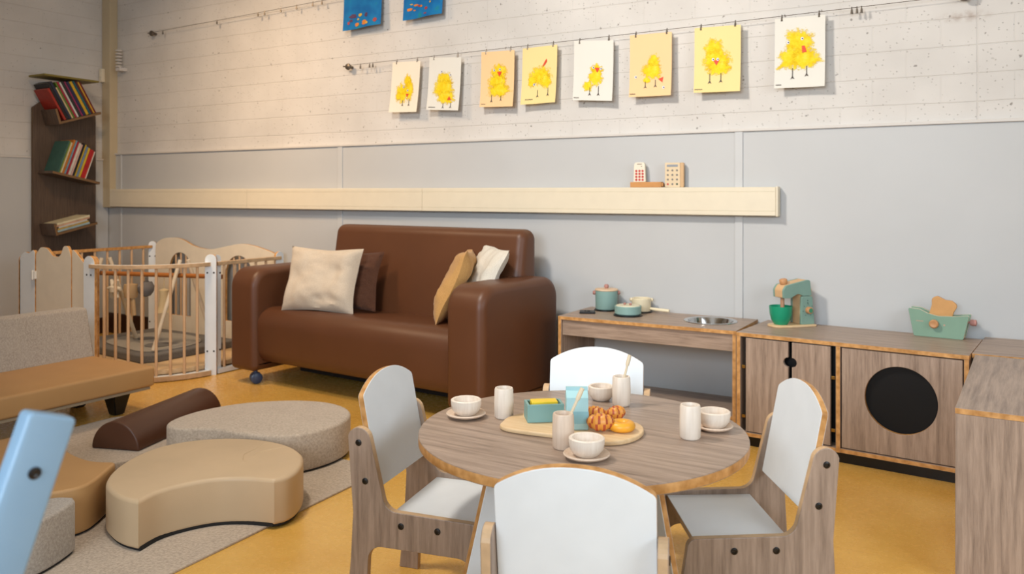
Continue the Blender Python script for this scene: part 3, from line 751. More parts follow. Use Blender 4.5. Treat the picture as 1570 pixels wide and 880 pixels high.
# ================================================================== CHAIRS
SHT = .25; HW = .131; TP = .018
def make_chair():
    t = thing('toddler_chair', '', 'chair', (0, 0, 0), 0, 'toddler chairs around the round table')
    up_top = [(-.073 + .029 * math.cos(a), .418 + .029 * math.sin(a)) for a in [R(165) - R(150) * k / 10 for k in range(11)]]
    body = [(-.055, 0), (-.108, 0), (-.094, .14), (-.088, .25)] + up_top
    tail = rpoly([(-.060, .5), (-.046, .418), (-.004, .262), (.222, .258), (.262, 0), (.218, 0), (.205, .178), (-.048, .178), (-.055, 0)],
                 [0, 0, .035, .02, .004, .004, .035, .035, 0], 6)[2:-1]
    pts = body + tail
    for s in (-1, 1):
        y = s * (HW + .0005) if s > 0 else -(HW + .0005) - TP
        b = new()
        # outline in x-z plane, thickness along y : u = x, v = z gives normal -y
        prism(b, pts, (0, y + TP, 0), X_, Z_, TP, 0, 1, .0015, 2)
        obj('side_panel', b, [oakz, paleply], t, local=True)
    b = new(); prism(b, rect(0.0, .205, -HW, HW), (0, 0, SHT - .016), X_, Y_, .015, 0, 1, .001, 2)
    obj('seat', b, [white_lam, paleply], t, local=True)
    # backrest
    W = HW - .0005; z0, zc, za = -.13, .085, .125
    arcp = []
    for k in range(17):
        q = -1 + 2 * k / 16; arcp.append((-q * W, zc + (za - zc) * (1 - abs(q) ** 2.2)))
    bp = rpoly([(-W, z0), (W, z0)] + arcp, [.004, .004, .012] + [0] * 15 + [.012], 3)
    tilt = R(11)
    uu = V(0, 1, 0); vv = V(-math.sin(tilt), 0, math.cos(tilt)); nn = uu.cross(vv)
    b = new(); prism(b, bp, V(-.062, 0, .432) - nn * .0075, uu, vv, .015, 0, 1, .001, 2)
    obj('backrest', b, [white_lam, ply], t, local=True)
    for s in (-1, 1):
        for x, z in ((-.073, .412), (-.056, .325), (.035, .232), (.125, .232)):
            b = new(); lathe(b, [(0, 0), (.0075, 0), (.0075, .0015), (.004, .0025), (.0035, .0008), (0, .0008)], (x, s * (HW + TP + .0005), z), (0, s, 0), 16)
            o = obj('bolt', b, bolt_m, t, True, local=True); o['label'] = 'round black bolt head'
    return t
c0 = make_chair()
spots = [((-1.230, 1.620), 12, 'white and grey oak toddler chair on the left side of the round table'),
         ((-.453, 1.93), 212.5, 'white and grey oak toddler chair on the right side of the round table'),
         ((-.945, 2.040), -72, 'toddler chair on the far side of the round table, white backrest facing the camera'),
         ((-.608, 1.26), 108.5, 'nearest toddler chair, its white backrest seen from behind at the bottom edge')]
for i, (p, a, lab) in enumerate(spots):
    o = c0 if i == 0 else copy_tree(c0)
    o.location = (p[0], p[1], 0); o.rotation_euler = (0, 0, R(a)); o['label'] = lab

# ================================================================== THINGS ON THE TABLE
wash = wood('whitewashed_wood', '#ebddcd', '#dac7b2', 'z', 1.6)
wash2 = wood('whitewashed_wood_warm', '#dfc8b2', '#caaf95', 'z', 1.6)
Z0 = TH_ + .0005
def cup(x, y, lab, m=wash, r=.0225, h=.070):
    b = new()
    lathe(b, [(0, 0), (r - .003, 0), (r, .004), (r + .0005, h * .5), (r - .0005, h - .004), (r - .002, h), (r - .005, h), (r - .006, h - .004), (r - .006, .008), (0, .008)], (0, 0, 0), seg=32)
    o = obj('wooden_cup', b, m, None, True); o.location = (x, y, Z0)
    return tag(o, lab, 'cup', 'wooden cups on the round table')
cup(-1.000, 1.660, 'pale wooden cup by the left saucer on the round table')
cup(-.806, 1.905, 'wooden cup holding a straw near the far chair', h=.072)
cup(-.775, 1.525, 'wooden cup holding a straw in front of the blue milk carton', wash2, h=.072)
cup(-.570, 1.725, 'pale wooden cup beside the right saucer on the round table', h=.072)
def bowl(x, y, lab, r=.036, h=.036, z=Z0):
    b = new()
    lathe(b, [(0, 0), (r * .62, 0), (r * .72, .003), (r * .93, h * .35), (r, h * .7), (r, h - .002), (r - .003, h), (r - .007, h - .001), (r - .008, h * .6), (r * .6, .009), (0, .007)], (0, 0, 0), seg=36)
    o = obj('wooden_bowl', b, wash, None, True); o.location = (x, y, z)
    return tag(o, lab, 'bowl', 'wooden bowls on the round table')
def saucer(x, y, lab, r=.045):
    b = new()
    lathe(b, [(0, 0), (r * .62, 0), (r * .92, .005), (r, .009), (r - .002, .0115), (r * .85, .010), (r * .62, .006), (0, .005)], (0, 0, 0), seg=40)
    o = obj('saucer', b, wash2, None, True); o.location = (x, y, Z0)
    return tag(o, lab, 'saucer', 'wooden saucers on the round table')
for (x, y, w_) in ((-1.080, 1.620, 'left'), (-.545, 1.815, 'right'), (-.705, 1.490, 'near')):
    saucer(x, y, {'left': 'round wooden saucer at the left rim of the table under a bowl', 'right': 'round wooden saucer behind the right-hand cup under a bowl', 'near': 'round wooden saucer by the nearest chair under a bowl'}[w_], .047 if w_ != 'right' else .042)
    bowl(x, y, {'left': 'small whitewashed wooden bowl on the left saucer', 'right': 'small whitewashed wooden bowl on the saucer behind the right cup', 'near': 'small whitewashed wooden bowl on the saucer by the nearest chair'}[w_], z=Z0 + .0065)
bowl(-.872, 1.93, 'small wooden bowl without saucer beside the far straw cup', .033)
def straw(p, q, lab):
    b = new(); tube(b, [p, q], .0032, 8); lathe(b, [(0, 0), (.0045, 0), (.005, .010), (.0045, .026), (0, .027)], V(*q) - (V(*q) - V(*p)).normalized() * .022, (V(*q) - V(*p)), 10)
    tag(obj('wooden_stirrer', b, plain('straw_wood', '#e2cfae', .5), None, True), lab, 'stirrer', 'wooden stirrers in the cups')
straw((-.811, 1.900, Z0 + .012), (-.793, 1.925, Z0 + .118), 'thin wooden stirrer in the cup near the far chair')
straw((-.785, 1.522, Z0 + .012), (-.745, 1.551, Z0 + .118), 'thin wooden stirrer in the cup before the milk carton')
# serving board
bd = [(-.985, 1.612), (-.982, 1.648), (-.955, 1.688), (-.915, 1.716), (-.85, 1.740), (-.76, 1.752), (-.70, 1.748), (-.668, 1.718), (-.655, 1.675), (-.660, 1.628), (-.682, 1.594), (-.715, 1.577), (-.78, 1.570), (-.90, 1.562), (-.955, 1.568), (-.975, 1.585)]
bd = [(-.968, 1.60), (-.975, 1.640), (-.96, 1.690), (-.92, 1.735), (-.85, 1.762), (-.77, 1.765), (-.70, 1.745), (-.668, 1.705), (-.660, 1.655), (-.672, 1.610), (-.700, 1.580), (-.74, 1.570), (-.80, 1.572), (-.88, 1.562), (-.93, 1.560), (-.957, 1.572)]
b = new(); prism(b, curvepart(bd, set(), 4), (0, 0, Z0), X_, Y_, .010, 0, 0, .003, 3)
tag(obj('serving_board', b, beechx, None, True), 'pale wooden serving board in the middle of the round table', 'board')
ZB = Z0 + .0105
teal = plain('teal_paint', '#7fa5a0', .5, var=.03)
lteal = plain('light_blue_paint', '#a9d0d2', .5, var=.02)
bx = thing('butter_box', 'small teal wooden butter box with a yellow block inside on the serving board', 'play food', (-.893, 1.660, ZB), R(38))
b = new(); prism(b, rect(-.042, .042, -.026, .026), (0, 0, 0), X_, Y_, .040, 0, 0, .001, 2, [rect(-.036, .036, -.020, .020)]); box(b, -.037, .037, -.021, .021, 0.0, .02); obj('box', b, teal, bx, local=True)
b = new(); box(b, -.030, .030, -.016, .016, .0205, .044, .002); o_ = obj('butter_block', b, plain('yellow_paint', '#f0cc2e', .5), bx, local=True); o_['label'] = 'yellow block'
mc = thing('milk_carton', 'light blue wooden milk carton standing behind the straw cup on the serving board', 'play food', (-.800, 1.640, ZB), R(30))
b = new(); box(b, -.024, .024, -.022, .022, 0, .070, .0015); prism(b, [(-.022, .070), (.022, .070), (.004, .083), (.004, .090), (-.004, .090), (-.004, .083)], (-.024, 0, 0), Y_, Z_, .048, 0, 0, .0006, 1); obj('carton', b, lteal, mc, local=True)
b = new(); box(b, -.0245, .0245, -.0227, -.0224, .014, .040); obj('label_panel', b, plain('blue_label', '#8fc0c8', .5), mc, local=True)
def croissant(x, y, rz, lab, s=1.0):
    b = new(); seg = 12; N = 18; rings = []
    for i in range(N + 1):
        t = i / N; a = R(-58 + 116 * t); rr = .028 * s
        c_ = V(rr * math.sin(a), rr * (1 - math.cos(a)) * .9, 0)
        w_ = s * (.0040 + .0125 * math.sin(PI * t) ** .8) * (1 + .10 * math.cos(t * PI * 10))
        d = V(math.cos(a), math.sin(a), 0); n = V(-d.y, d.x, 0)
        rings.append([b.verts.new(c_ + n * w_ * math.cos(2 * PI * k / seg) + Z_ * (w_ * math.sin(2 * PI * k / seg) + .0125 * s)) for k in range(seg)])
    for i in range(N):
        for k in range(seg):
            f = b.faces.new((rings[i][k], rings[i][(k + 1) % seg], rings[i + 1][(k + 1) % seg], rings[i + 1][k]))
            f.material_index = 1 if (i + k // 2) % 3 == 1 else 0
    b.faces.new(rings[0]); b.faces.new(rings[-1])
    zmin = min(v.co.z for v in b.verts)
    for v in b.verts: v.co.z -= zmin
    o = obj('croissant', b, [plain('croissant_orange', '#e79a3c', .45, var=.15), plain('croissant_red', '#b5502e', .45, var=.15)], None, True)
    o.location = (x, y, ZB); o.rotation_euler = (0, 0, R(rz)); tag(o, lab, 'play food', 'toy croissants on the serving board')
croissant(-.788, 1.712, 10, 'striped toy croissant behind the other croissants, next to the milk carton', .95)
croissant(-.748, 1.738, 60, 'striped toy croissant at the back edge of the serving board', .95)
croissant(-.742, 1.638, 25, 'striped toy croissant nearest the camera on the serving board', 1.15)
b = new()
prof = [(.0185 + .0115 * math.cos(2 * PI * k / 16), .0105 + .0105 * math.sin(2 * PI * k / 16)) for k in range(16)]
lathe(b, prof, (0, 0, 0), seg=32, closed=True)
o = obj('doughnut', b, plain('doughnut_yellow', '#eda62f', .4, var=.1), None, True); o.location = (-.705, 1.668, ZB); tag(o, 'golden toy doughnut ring at the right of the serving board', 'play food')

# ================================================================== ON THE PLAY KITCHEN
ZK = HT + .0065
tealpot = plain('teal_pot', '#88a9a2', .5, var=.03); pwood = plain('pot_lid_wood', '#dfc1a0', .5); pinkw = plain('pink_wood', '#b78277', .5)
creamp = plain('cream_pot', '#e6d8b8', .5)
p = thing('toy_pot', 'tall teal toy cooking pot with wooden lid on the play kitchen', 'toy pot', (-1.555, 3.50, ZK)); p.scale = (1.2,) * 3
b = new(); lathe(b, [(0, 0), (.040, 0), (.042, .003), (.043, .070), (.041, .072), (.038, .070), (.038, .010), (0, .010)], seg=32); obj('pot_body', b, tealpot, p, True, True)
b = new(); lathe(b, [(0, .0705), (.043, .0705), (.045, .073), (.043, .077), (0, .079)], seg=32); ld = obj('lid', b, pwood, p, True, True)
b = new(); lathe(b, [(0, .078), (.005, .078), (.009, .084), (.009, .090), (.006, .094), (0, .095)], seg=16); obj('knob', b, pinkw, ld, True, True)
for s in (-1, 1):
    b = new(); lathe(b, [(0, 0), (.005, 0), (.008, .004), (.008, .009), (.005, .012), (0, .012)], (s * .041 * .86, s * .041 * .5, .062), (s * .86, s * .5, 0), 14); obj('handle', b, pinkw, p, True, True)
p = thing('toy_pan', 'shallow teal toy pan with cream lid on the front hob ring', 'toy pan', (-1.405, 3.395, ZK)); p.scale = (1.12,) * 3
b = new(); lathe(b, [(0, 0), (.048, 0), (.052, .004), (.053, .032), (.051, .034), (.048, .032), (.048, .008), (0, .008)], seg=36); obj('pan_body', b, tealpot, p, True, True)
b = new(); lathe(b, [(0, .0305), (.0475, .0305), (.0475, .033), (.045, .036), (0, .037)], seg=36); ld = obj('lid', b, plain('cream_lid', '#dad3b8', .5), p, True, True)
for s in (-1, 1):
    b = new(); lathe(b, [(0, 0), (.004, 0), (.006, .003), (.006, .006), (0, .009)], (s * .012, -.004, .0365), (0, 0, 1), 12); obj('knob', b, pinkw, ld, True, True)
p = thing('toy_saucepan', 'cream toy saucepan with stick handle on the back hob ring', 'toy pan', (-1.392, 3.522, ZK)); p.scale = (1.12,) * 3
b = new(); lathe(b, [(0, 0), (.036, 0), (.038, .003), (.039, .050), (.037, .052), (.033, .050), (.033, .008), (0, .008)], seg=32); obj('pan_body', b, creamp, p, True, True)
b = new()
for s in (-1, 1): lathe(b, [(0, 0), (.007, 0), (.008, .008), (0, .012)], (s * .037 * .9, s * .037 * .43, .045), (s * .9, s * .43, 0), 12)
obj('ear_handle', b, creamp, p, True, True)
b = new(); tube(b, [(.034, .002, .012), (.060, -.004, .010), (.120, -.006, .008)], .006, 12, radii=[.005, .0065, .0065]); obj('handle', b, creamp, p, True, True)
b = new(); box(b, -.035, .035, -.028, .028, 0, .009, .003); lathe(b, [(0, 0), (.014, 0), (.012, .003), (0, .003)], (0, 0, .009), seg=16)
o = obj('pan_rest', b, black, None); o.location = (-1.592, 3.372, HT + .0005); o.rotation_euler = (0, 0, R(25)); tag(o, 'flat black pad on the left end of the play kitchen top', 'pan rest')

# ---- toy stand mixer
mx = thing('toy_mixer', 'teal and wood toy stand mixer with green bowl on the cupboard top', 'toy mixer', (-.722, 3.475, HT + .0005), R(228))
sage = plain('sage_paint', '#7f9f92', .5, var=.04); mwood = plain('mixer_wood', '#dcb384', .5, var=.08)
b = new(); prism(b, rpoly([(-.085, -.052), (.03, -.052), (.10, -.035), (.10, .035), (.03, .052), (-.085, .052)], [.008, .05, .03, .03, .05, .008], 8), (0, 0, 0), X_, Y_, .008, 0, 0, .0015, 2); obj('base', b, beechx, mx, True, True)
# column: wood core between two side plates
b = new(); box(b, -.078, -.022, -.024, .024, .008, .150, .001); obj('column_core', b, mwood, mx, False, True)
for s in (-1, 1):
    y0_ = .0245 if s > 0 else -.0365
    b = new(); prism(b, rpoly([(-.083, .008), (-.020, .008), (-.022, .122), (-.072, .122)], [.003, .003, .006, .008], 4), (0, y0_ + .012, 0), X_, Z_, .012, 0, 0, .001, 2); obj('column_side', b, sage, mx, False, True)
# head
hp = rpoly([(-.070, .1235), (-.028, .1235), (-.008, .135), (.030, .117), (.062, .117), (.064, .150), (.050, .168), (-.05, .188), (-.062, .186)], [.004, .004, .02, .02, .003, .02, .012, .01, .006], 5)
b = new(); prism(b, hp, (0, .0245, 0), X_, Z_, .049, 0, 0, .001, 1); obj('head_core', b, mwood, mx, False, True)
for s in (-1, 1):
    y0_ = .0247 if s > 0 else -.0357
    b = new(); prism(b, hp, (0, y0_ + .011, 0), X_, Z_, .011, 0, 0, .001, 2); obj('head_side', b, sage, mx, False, True)
b = new(); lathe(b, [(0, 0), (.014, 0), (.016, .004), (.016, .016), (.013, .020), (0, .021)], (.038, 0, .172), (.15, 0, 1), 20); obj('top_knob', b, plain('knob_wood', '#c58f5f', .5), mx, True, True)
b = new(); tube(b, [(.044, 0, .119), (.044, 0, .065)], .008, 12); obj('beater', b, plain('beater_wood', '#b88868', .5), mx, True, True)
b = new(); lathe(b, [(0, 0), (.014, 0), (.014, .014), (.011, .017), (0, .017)], (-.052, .037, .066), (0, 1, 0), 20); kn = obj('side_knob', b, _m['knob_wood'], mx, True, True)
b = new(); lathe(b, [(0, .0172), (.009, .0172), (.009, .0182), (0, .0182)], (-.052, .037, .066), (0, 1, 0), 16); obj('knob_face', b, plain('knob_green', '#3f8d6b', .5), kn, True, True)
b = new()
for q in range(7):
    a = R(-60 + 50 * q); lathe(b, [(0, 0), (.0018, 0), (.0018, .0006), (0, .0006)], (-.052 + .024 * math.cos(a), .0366, .066 + .024 * math.sin(a)), (0, 1, 0), 8)
for z in (.105, .095): lathe(b, [(0, 0), (.0025, 0), (.0025, .0006), (0, .0006)], (-.050, .0366, z), (0, 1, 0), 8)
obj('dial_marks', b, plain('mark_dark', '#38524c', .6), mx, False, True)
bw = new(); lathe(bw, [(0, 0), (.026, 0), (.028, .003), (.037, .018), (.043, .042), (.0455, .070), (.0455, .074), (.043, .074), (.040, .042), (.034, .020), (.024, .008), (0, .007)], (0, 0, 0), seg=36)
o = obj('mixing_bowl', bw, plain('green_plastic', '#14936c', .35, var=.02), None, True)
th = R(228); o.location = (-.722 + .052 * math.cos(th), 3.475 + .052 * math.sin(th), HT + .009)
tag(o, 'green plastic mixing bowl under the toy mixer head', 'bowl')

# ---- toy toaster with bread
ts = thing('toy_toaster', 'sage green wooden toy toaster on the cupboard top', 'toy toaster', (-.186, 3.495, HT + .0005), R(-6))
tp = rpoly([(-.083, 0), (.083, 0), (.103, .090), (.060, .084), (.0, .080), (-.035, .088), (-.065, .102), (-.103, .104)], [.006, .006, .004, .03, .04, .03, .02, .005], 5)
for y0_ in (-.020, .034):
    b = new(); prism(b, tp, (0, y0_, 0), X_, Z_, .014, 0, 1, .001, 2); obj('side_panel', b, [plain('toaster_green', '#7d9c86', .5, var=.03), plain('toaster_edge', '#e6dcc4', .5)], ts, False, True)
b = new(); box(b, -.083, .083, -.0195, .0195, .003, .030, .001); box(b, -.085, -.070, -.0195, .0195, .03, .07, .001); box(b, .070, .085, -.0195, .0195, .03, .07, .001); obj('core', b, beechx, ts, False, True)
b = new(); lathe(b, [(0, 0), (.010, 0), (.010, .006), (.016, .008), (.016, .018), (.012, .022), (.007, .021), (0, .019)], (-.012, -.034, .052), (0, -1, 0), 22); obj('knob', b, _m['knob_wood'], ts, True, True)
b = new(); box(b, -.075, -.050, -.0346, -.034, .056, .059); box(b, .018, .024, -.0346, -.034, .046, .052); obj('dial_marks', b, plain('toaster_mark', '#b59a86', .6), ts, False, True)
b = new(); lathe(b, [(0, 0), (.010, 0), (.012, .006), (.011, .020), (0, .023)], (.102, .0, .062), (1, 0, 0), 16); tube(b, [(.083, 0, .062), (.104, 0, .062)], .004, 8); obj('lever', b, pinkw, ts, True, True)
b = new(); prism(b, rpoly([(-.036, -.05), (.040, -.05), (.040, .012), (.046, .040), (.022, .050), (.0, .045), (-.03, .05), (-.046, .036), (-.038, .012)], [.004, .004, .01, .015, .012, .01, .012, .015, .01], 5), (0, .006, 0), X_, Z_, .012, 0, 1, .002, 2)
o = obj('bread_slice', b, [plain('bread_face', '#cf9a5e', .6, var=.08), plain('bread_crust', '#c07a3a', .6)], None)
o.location = (-.179, 3.494, HT + .097); o.rotation_euler = (0, R(17), R(-6)); tag(o, 'toy bread slice popping up tilted out of the green toaster', 'play food')

# ---- toy phone, terminal and calculator on the trunking
ZT = 1.0135; YT = WB - .045
wb = plain('shelf_wood', '#c98f52', .5, var=.08)
b = new(); box(b, -1.455, -1.305, YT - .014, YT + .016, ZT, ZT + .024, .002); box(b, -1.305, -1.298, YT - .010, YT + .010, ZT + .004, ZT + .02, .001)
tag(obj('card_terminal_base', b, wb), 'small orange-brown wooden block lying on the cream trunking', 'block')
ph = thing('toy_phone', 'cream toy phone with red buttons standing on the wooden block', 'toy phone', (-1.412, YT, ZT + .0245), R(4))
b = new(); prism(b, rpoly([(-.029, 0), (.029, 0), (.025, .090), (-.025, .090)], [.003, .003, .012, .012], 5), (0, .006, 0), X_, Z_, .014, 0, 0, .001, 2); obj('phone_body', b, plain('phone_cream', '#eadfca', .5), ph, False, True)
for r_ in range(4):
    for c_ in range(3):
        b = new(); lathe(b, [(0, 0), (.0055, 0), (.005, .002), (0, .002)], (-.015 + c_ * .015 + 0, -.008, .010 + r_ * .0135), (0, -1, 0), 12)
        o = obj('button', b, plain('button_red', '#c4362b', .5), ph, True, True)
b = new(); box(b, -.011, .011, -.0088, -.008, .080, .083); box(b, .008, .012, -.0088, -.008, .069, .073); obj('earpiece', b, plain('slot_brown', '#7c6350', .6), ph, False, True)
cl = thing('toy_calculator', 'wooden toy calculator with grey display standing on the trunking at the right', 'toy calculator', (-1.248, YT, ZT), R(8))
b = new(); prism(b, rpoly(rect(-.040, .028, 0, .110), .004, 3), (0, .010, 0), X_, Z_, .022, 0, 0, .001, 2); obj('calculator_body', b, plain('calc_wood', '#dfc7a2', .5), cl, False, True)
b = new(); prism(b, rpoly(rect(.0285, .044, 0, .110), .004, 3), (0, .010, 0), X_, Z_, .022, 0, 0, .001, 2); obj('side_strip', b, plain('calc_wood_dark', '#cfa878', .5), cl, False, True)
b = new(); box(b, -.031, .018, -.0128, -.012, .091, .101); obj('display', b, plain('display_grey', '#8f9296', .4), cl, False, True)
for r_ in range(4):
    for c_ in range(3):
        b = new(); lathe(b, [(0, 0), (.0045, 0), (.004, .002), (0, .002)], (-.027 + c_ * .0205, -.012, .014 + r_ * .0205), (0, -1, 0), 12)
        o = obj('button', b, plain('button_red', '') if (r_ == 0 and c_ == 0) else plain('button_grey', '#77726c', .5) if not (r_ == 0 and c_ == 2) else plain('button_green', '#2f4a33', .5), cl, True, True)

# ================================================================== WIRES, CLIPS AND CHILDREN'S DRAWINGS
YW = WB - .040
wire_m = zinc
def wire(pts, lab):
    b = new(); tube(b, pts, .0013, 6); return tag(obj('picture_wire', b, wire_m), lab, 'wire')
def zl(x): # lower wire height
    return 1.712 + (x + 3.18) * (1.738 - 1.712) / 2.85
def zu(x): return 2.071 + (x + 4.93) * (2.107 - 2.071) / 1.56
wire([(-3.18 + k * (3.075 / 10), YW, zl(-3.18 + k * (3.075 / 10)) - .004 * math.sin(PI * k / 10)) for k in range(11)], 'thin lower steel wire on the brick wall carrying the chick drawings')
wire([(-4.93 + k * .28, YW, zu(-4.93 + k * .28) - .003 * math.sin(PI * k / 10)) for k in range(11)], 'thin upper steel wire on the brick wall carrying the blue drawings')
def bracket(x, z, lab, r=.017):
    b = new(); lathe(b, [(0, 0), (.008, 0), (.008, .03), (r, .032), (r + .002, .036), (r, .044), (r * .6, .047), (0, .048)], (x, WB - .0005, z), (0, -1, 0), 20)
    tube(b, [(x, YW, z), (x - .035, YW, z + .004)], .004, 8)
    tag(obj('wire_bracket', b, zinc, None, True), lab, 'bracket', 'round wire brackets on the brick wall')
bracket(-3.18, 1.705, 'round metal bracket at the left end of the lower wire')
bracket(-4.93, 2.067, 'round metal bracket at the left end of the upper wire')
bracket(-.105, 1.738, 'round metal bracket at the top right above the rust stain', .020)
def clip(x, z, lab):
    b = new(); y = YW
    tube(b, [(x, y, z + .002), (x, y - .001, z - .010)], .0022, 6)
    tube(b, [(x, y - .002, z - .008), (x, y - .002, z - .026)], .005, 8, radii=[.0035, .0055])
    tag(obj('picture_clip', b, zinc, None, True), lab, 'clip', 'small metal clips on the picture wires')
paper_cols = {'w': '#dedad0', 'o': '#eec796', 'y': '#ecd394', 'p': '#ebdfcb'}
def blob_mat(pc):
    nm = 'chick_paint'
    if nm in _m: return _m[nm]
    t = NT(nm, .7, .2); c = t.coord()
    f = t.noise(c, 45, 5, .7)
    t.base(t.ramp(f, [(.30, col('#e0b508')), (.52, col('#efcf22')), (.70, col('#f1da4e'))]))
    at = t.n('ShaderNodeAttribute', attribute_name='rad'); g = t.noise(c, 70, 5, .75)
    m1 = t.n('ShaderNodeMath', operation='MULTIPLY_ADD'); t.l(g, m1.inputs[0]); m1.inputs[1].default_value = 1.5
    m2 = t.n('ShaderNodeMath', operation='SUBTRACT'); m2.inputs[0].default_value = .35; t.l(at.outputs['Fac'], m2.inputs[1]); t.l(m2.outputs[0], m1.inputs[2])
    al = t.ramp(m1.outputs[0], [(.16, K1), (.50, (.96, .96, .96, 1))]); t.l(al, t.b.inputs['Alpha'])
    _m[nm] = t.m; return t.m
yel_solid = plain('yellow_paint_thick', '#f3d223', .6, var=.12, scale=60)
orange_p = plain('beak_orange', '#d8431f', .6, var=.02); inkm = plain('ink', '#4a3f38', .7, var=.01); eye_m = plain('eye_white', '#d5d6e2', .4, var=.01)
def drawing(i, xl, xr, zt_, zb_, pc, blobs, beak, eyes, legs, label, lean=0.0, name_mark=None, sk=0):
    """paper with its painted chick; a,b are fractions of paper width/height from the top left"""
    W = xr - xl; H = zt_ - zb_
    t = thing('chick_drawing', label, 'drawing', (xl, YW - .001, zb_), 0, "chick drawings on the lower wire")
    curl = .014
    def S(a, bb):   # surface point
        return V(a * W - (1 - 0) * bb * lean, -curl * (bb ** 3) * 1.0 + .006 * math.sin(a * PI) * bb - .004, H * (1 - bb) + sk * (a - .5))
    b = new(); N = 10
    for off in (0, .0006):
        g = [[b.verts.new(S(ii / N, jj / N) + V(0, off, 0)) for ii in range(N + 1)] for jj in range(N + 1)]
        for jj in range(N):
            for ii in range(N): b.faces.new((g[jj][ii], g[jj][ii + 1], g[jj + 1][ii + 1], g[jj + 1][ii]))
    pap = obj('paper', b, plain('paper_' + pc, paper_cols[pc], .8, .2, var=.015, scale=5), t, False, True)
    for p_ in pap.data.polygons: p_.use_smooth = True
    def flat(pts, m, nm, lift):
        bb_ = new(); c_ = (sum(p[0] for p in pts) / len(pts), sum(p[1] for p in pts) / len(pts))
        L_ = bb_.verts.layers.float.new('rad'); cv = bb_.verts.new(S(*c_) + V(0, -lift, 0)); mids = []; vs = []
        for p in pts: vs.append(bb_.verts.new(S(*p) + V(0, -lift, 0))); mids.append(bb_.verts.new(S((p[0] + c_[0]) / 2, (p[1] + c_[1]) / 2) + V(0, -lift, 0)))
        for q_ in vs: q_[L_] = 1.0
        for q_ in mids: q_[L_] = .5
        for k in range(len(pts)):
            k2 = (k + 1) % len(pts)
            bb_.faces.new((vs[k], vs[k2], mids[k2], mids[k])); bb_.faces.new((mids[k], mids[k2], cv))
        return bb_
    bb_all = new()
    for q, (cx, cy, rx, ry, am) in enumerate(blobs):
        n = 40; pts = []
        for k in range(n):
            th_ = 2 * PI * k / n
            rr = 1 + am * (noise.noise(Vector((math.cos(th_) * 2.2 + i * 3 + q, math.sin(th_) * 2.2, q * 2.0))) * 1.1 + .45 * noise.noise(Vector((math.cos(th_) * 7 + i, math.sin(th_) * 7, q))))
            pts.append((cx + 1.22 * rx * rr * math.cos(th_), cy + 1.18 * ry * rr * math.sin(th_)))
        merge(bb_all, flat(pts, None, '', .0009 + .0002 * q))
    cb_ = obj('painted_body', bb_all, blob_mat(pc), t, False, True)
    if beak:
        bb_ = new()
        merge(bb_, flat(beak, None, '', .0022)); obj('painted_beak', bb_, orange_p, t, False, True)
    for ex, ey in eyes:
        bb_ = flat([(ex + .030 * math.cos(2 * PI * k / 12), ey + .022 * math.sin(2 * PI * k / 12)) for k in range(12)], None, '', .0023)
        k0 = flat([(ex + .006 + .015 * math.cos(2 * PI * k / 10), ey + .011 * math.sin(2 * PI * k / 10)) for k in range(10)], None, '', .0026)
        for f in k0.faces: f.material_index = 1
        merge(bb_, k0); obj('googly_eye', bb_, [eye_m, inkm], t, False, True)
    for (lx, ly0, ly1) in legs:
        bb_ = flat([(lx - .008, ly0), (lx + .008, ly0), (lx + .008, ly1 - .01), (lx + .040, ly1 + .018), (lx, ly1 + .004), (lx - .040, ly1 + .020), (lx - .008, ly1 - .01)], None, '', .0020)
        obj('drawn_leg', bb_, inkm, t, False, True)
    if name_mark:   # pencilled name, only scribble-sized in the photograph
        mx_, my_, mw_ = name_mark; n = 14; bb_ = new()
        for k in range(n - 1):
            a0 = mx_ + mw_ * k / n; a1 = mx_ + mw_ * (k + 1) / n
            z0_ = my_ - .018 * abs(math.sin(k * 1.9 + i)); z1_ = my_ - .018 * abs(math.sin((k + 1) * 1.9 + i))
            merge(bb_, flat([(a0, z0_ - .005), (a1, z1_ - .005), (a1, z1_ + .005), (a0, z0_ + .005)], None, '', .0020))
        obj('pencilled_name', bb_, inkm, t, False, True)
    return t
def px2(u, v):   # image position of a point on the plane of the papers -> wall metres
    a = (u - 785) / 1262; cc, ss = math.cos(R(30.5)), math.sin(R(30.5))
    rx, ry, rz = cc * a - ss, ss * a + cc, -(v - 295) / 1262
    t = YW / ry; return rx * t, .99 + rz * t
def tri(cx, cy, s, r=0):
    return [(cx + s * math.sin(R(r + k * 120)) * 1.0, cy + s * .7 * math.cos(R(r + k * 120))) for k in range(3)]
ords = ['leftmost chick drawing', 'second chick drawing from the left', 'third chick drawing from the left', 'fourth chick drawing from the left', 'fourth chick drawing from the right', 'third chick drawing from the right', 'second chick drawing from the right', 'rightmost chick drawing']
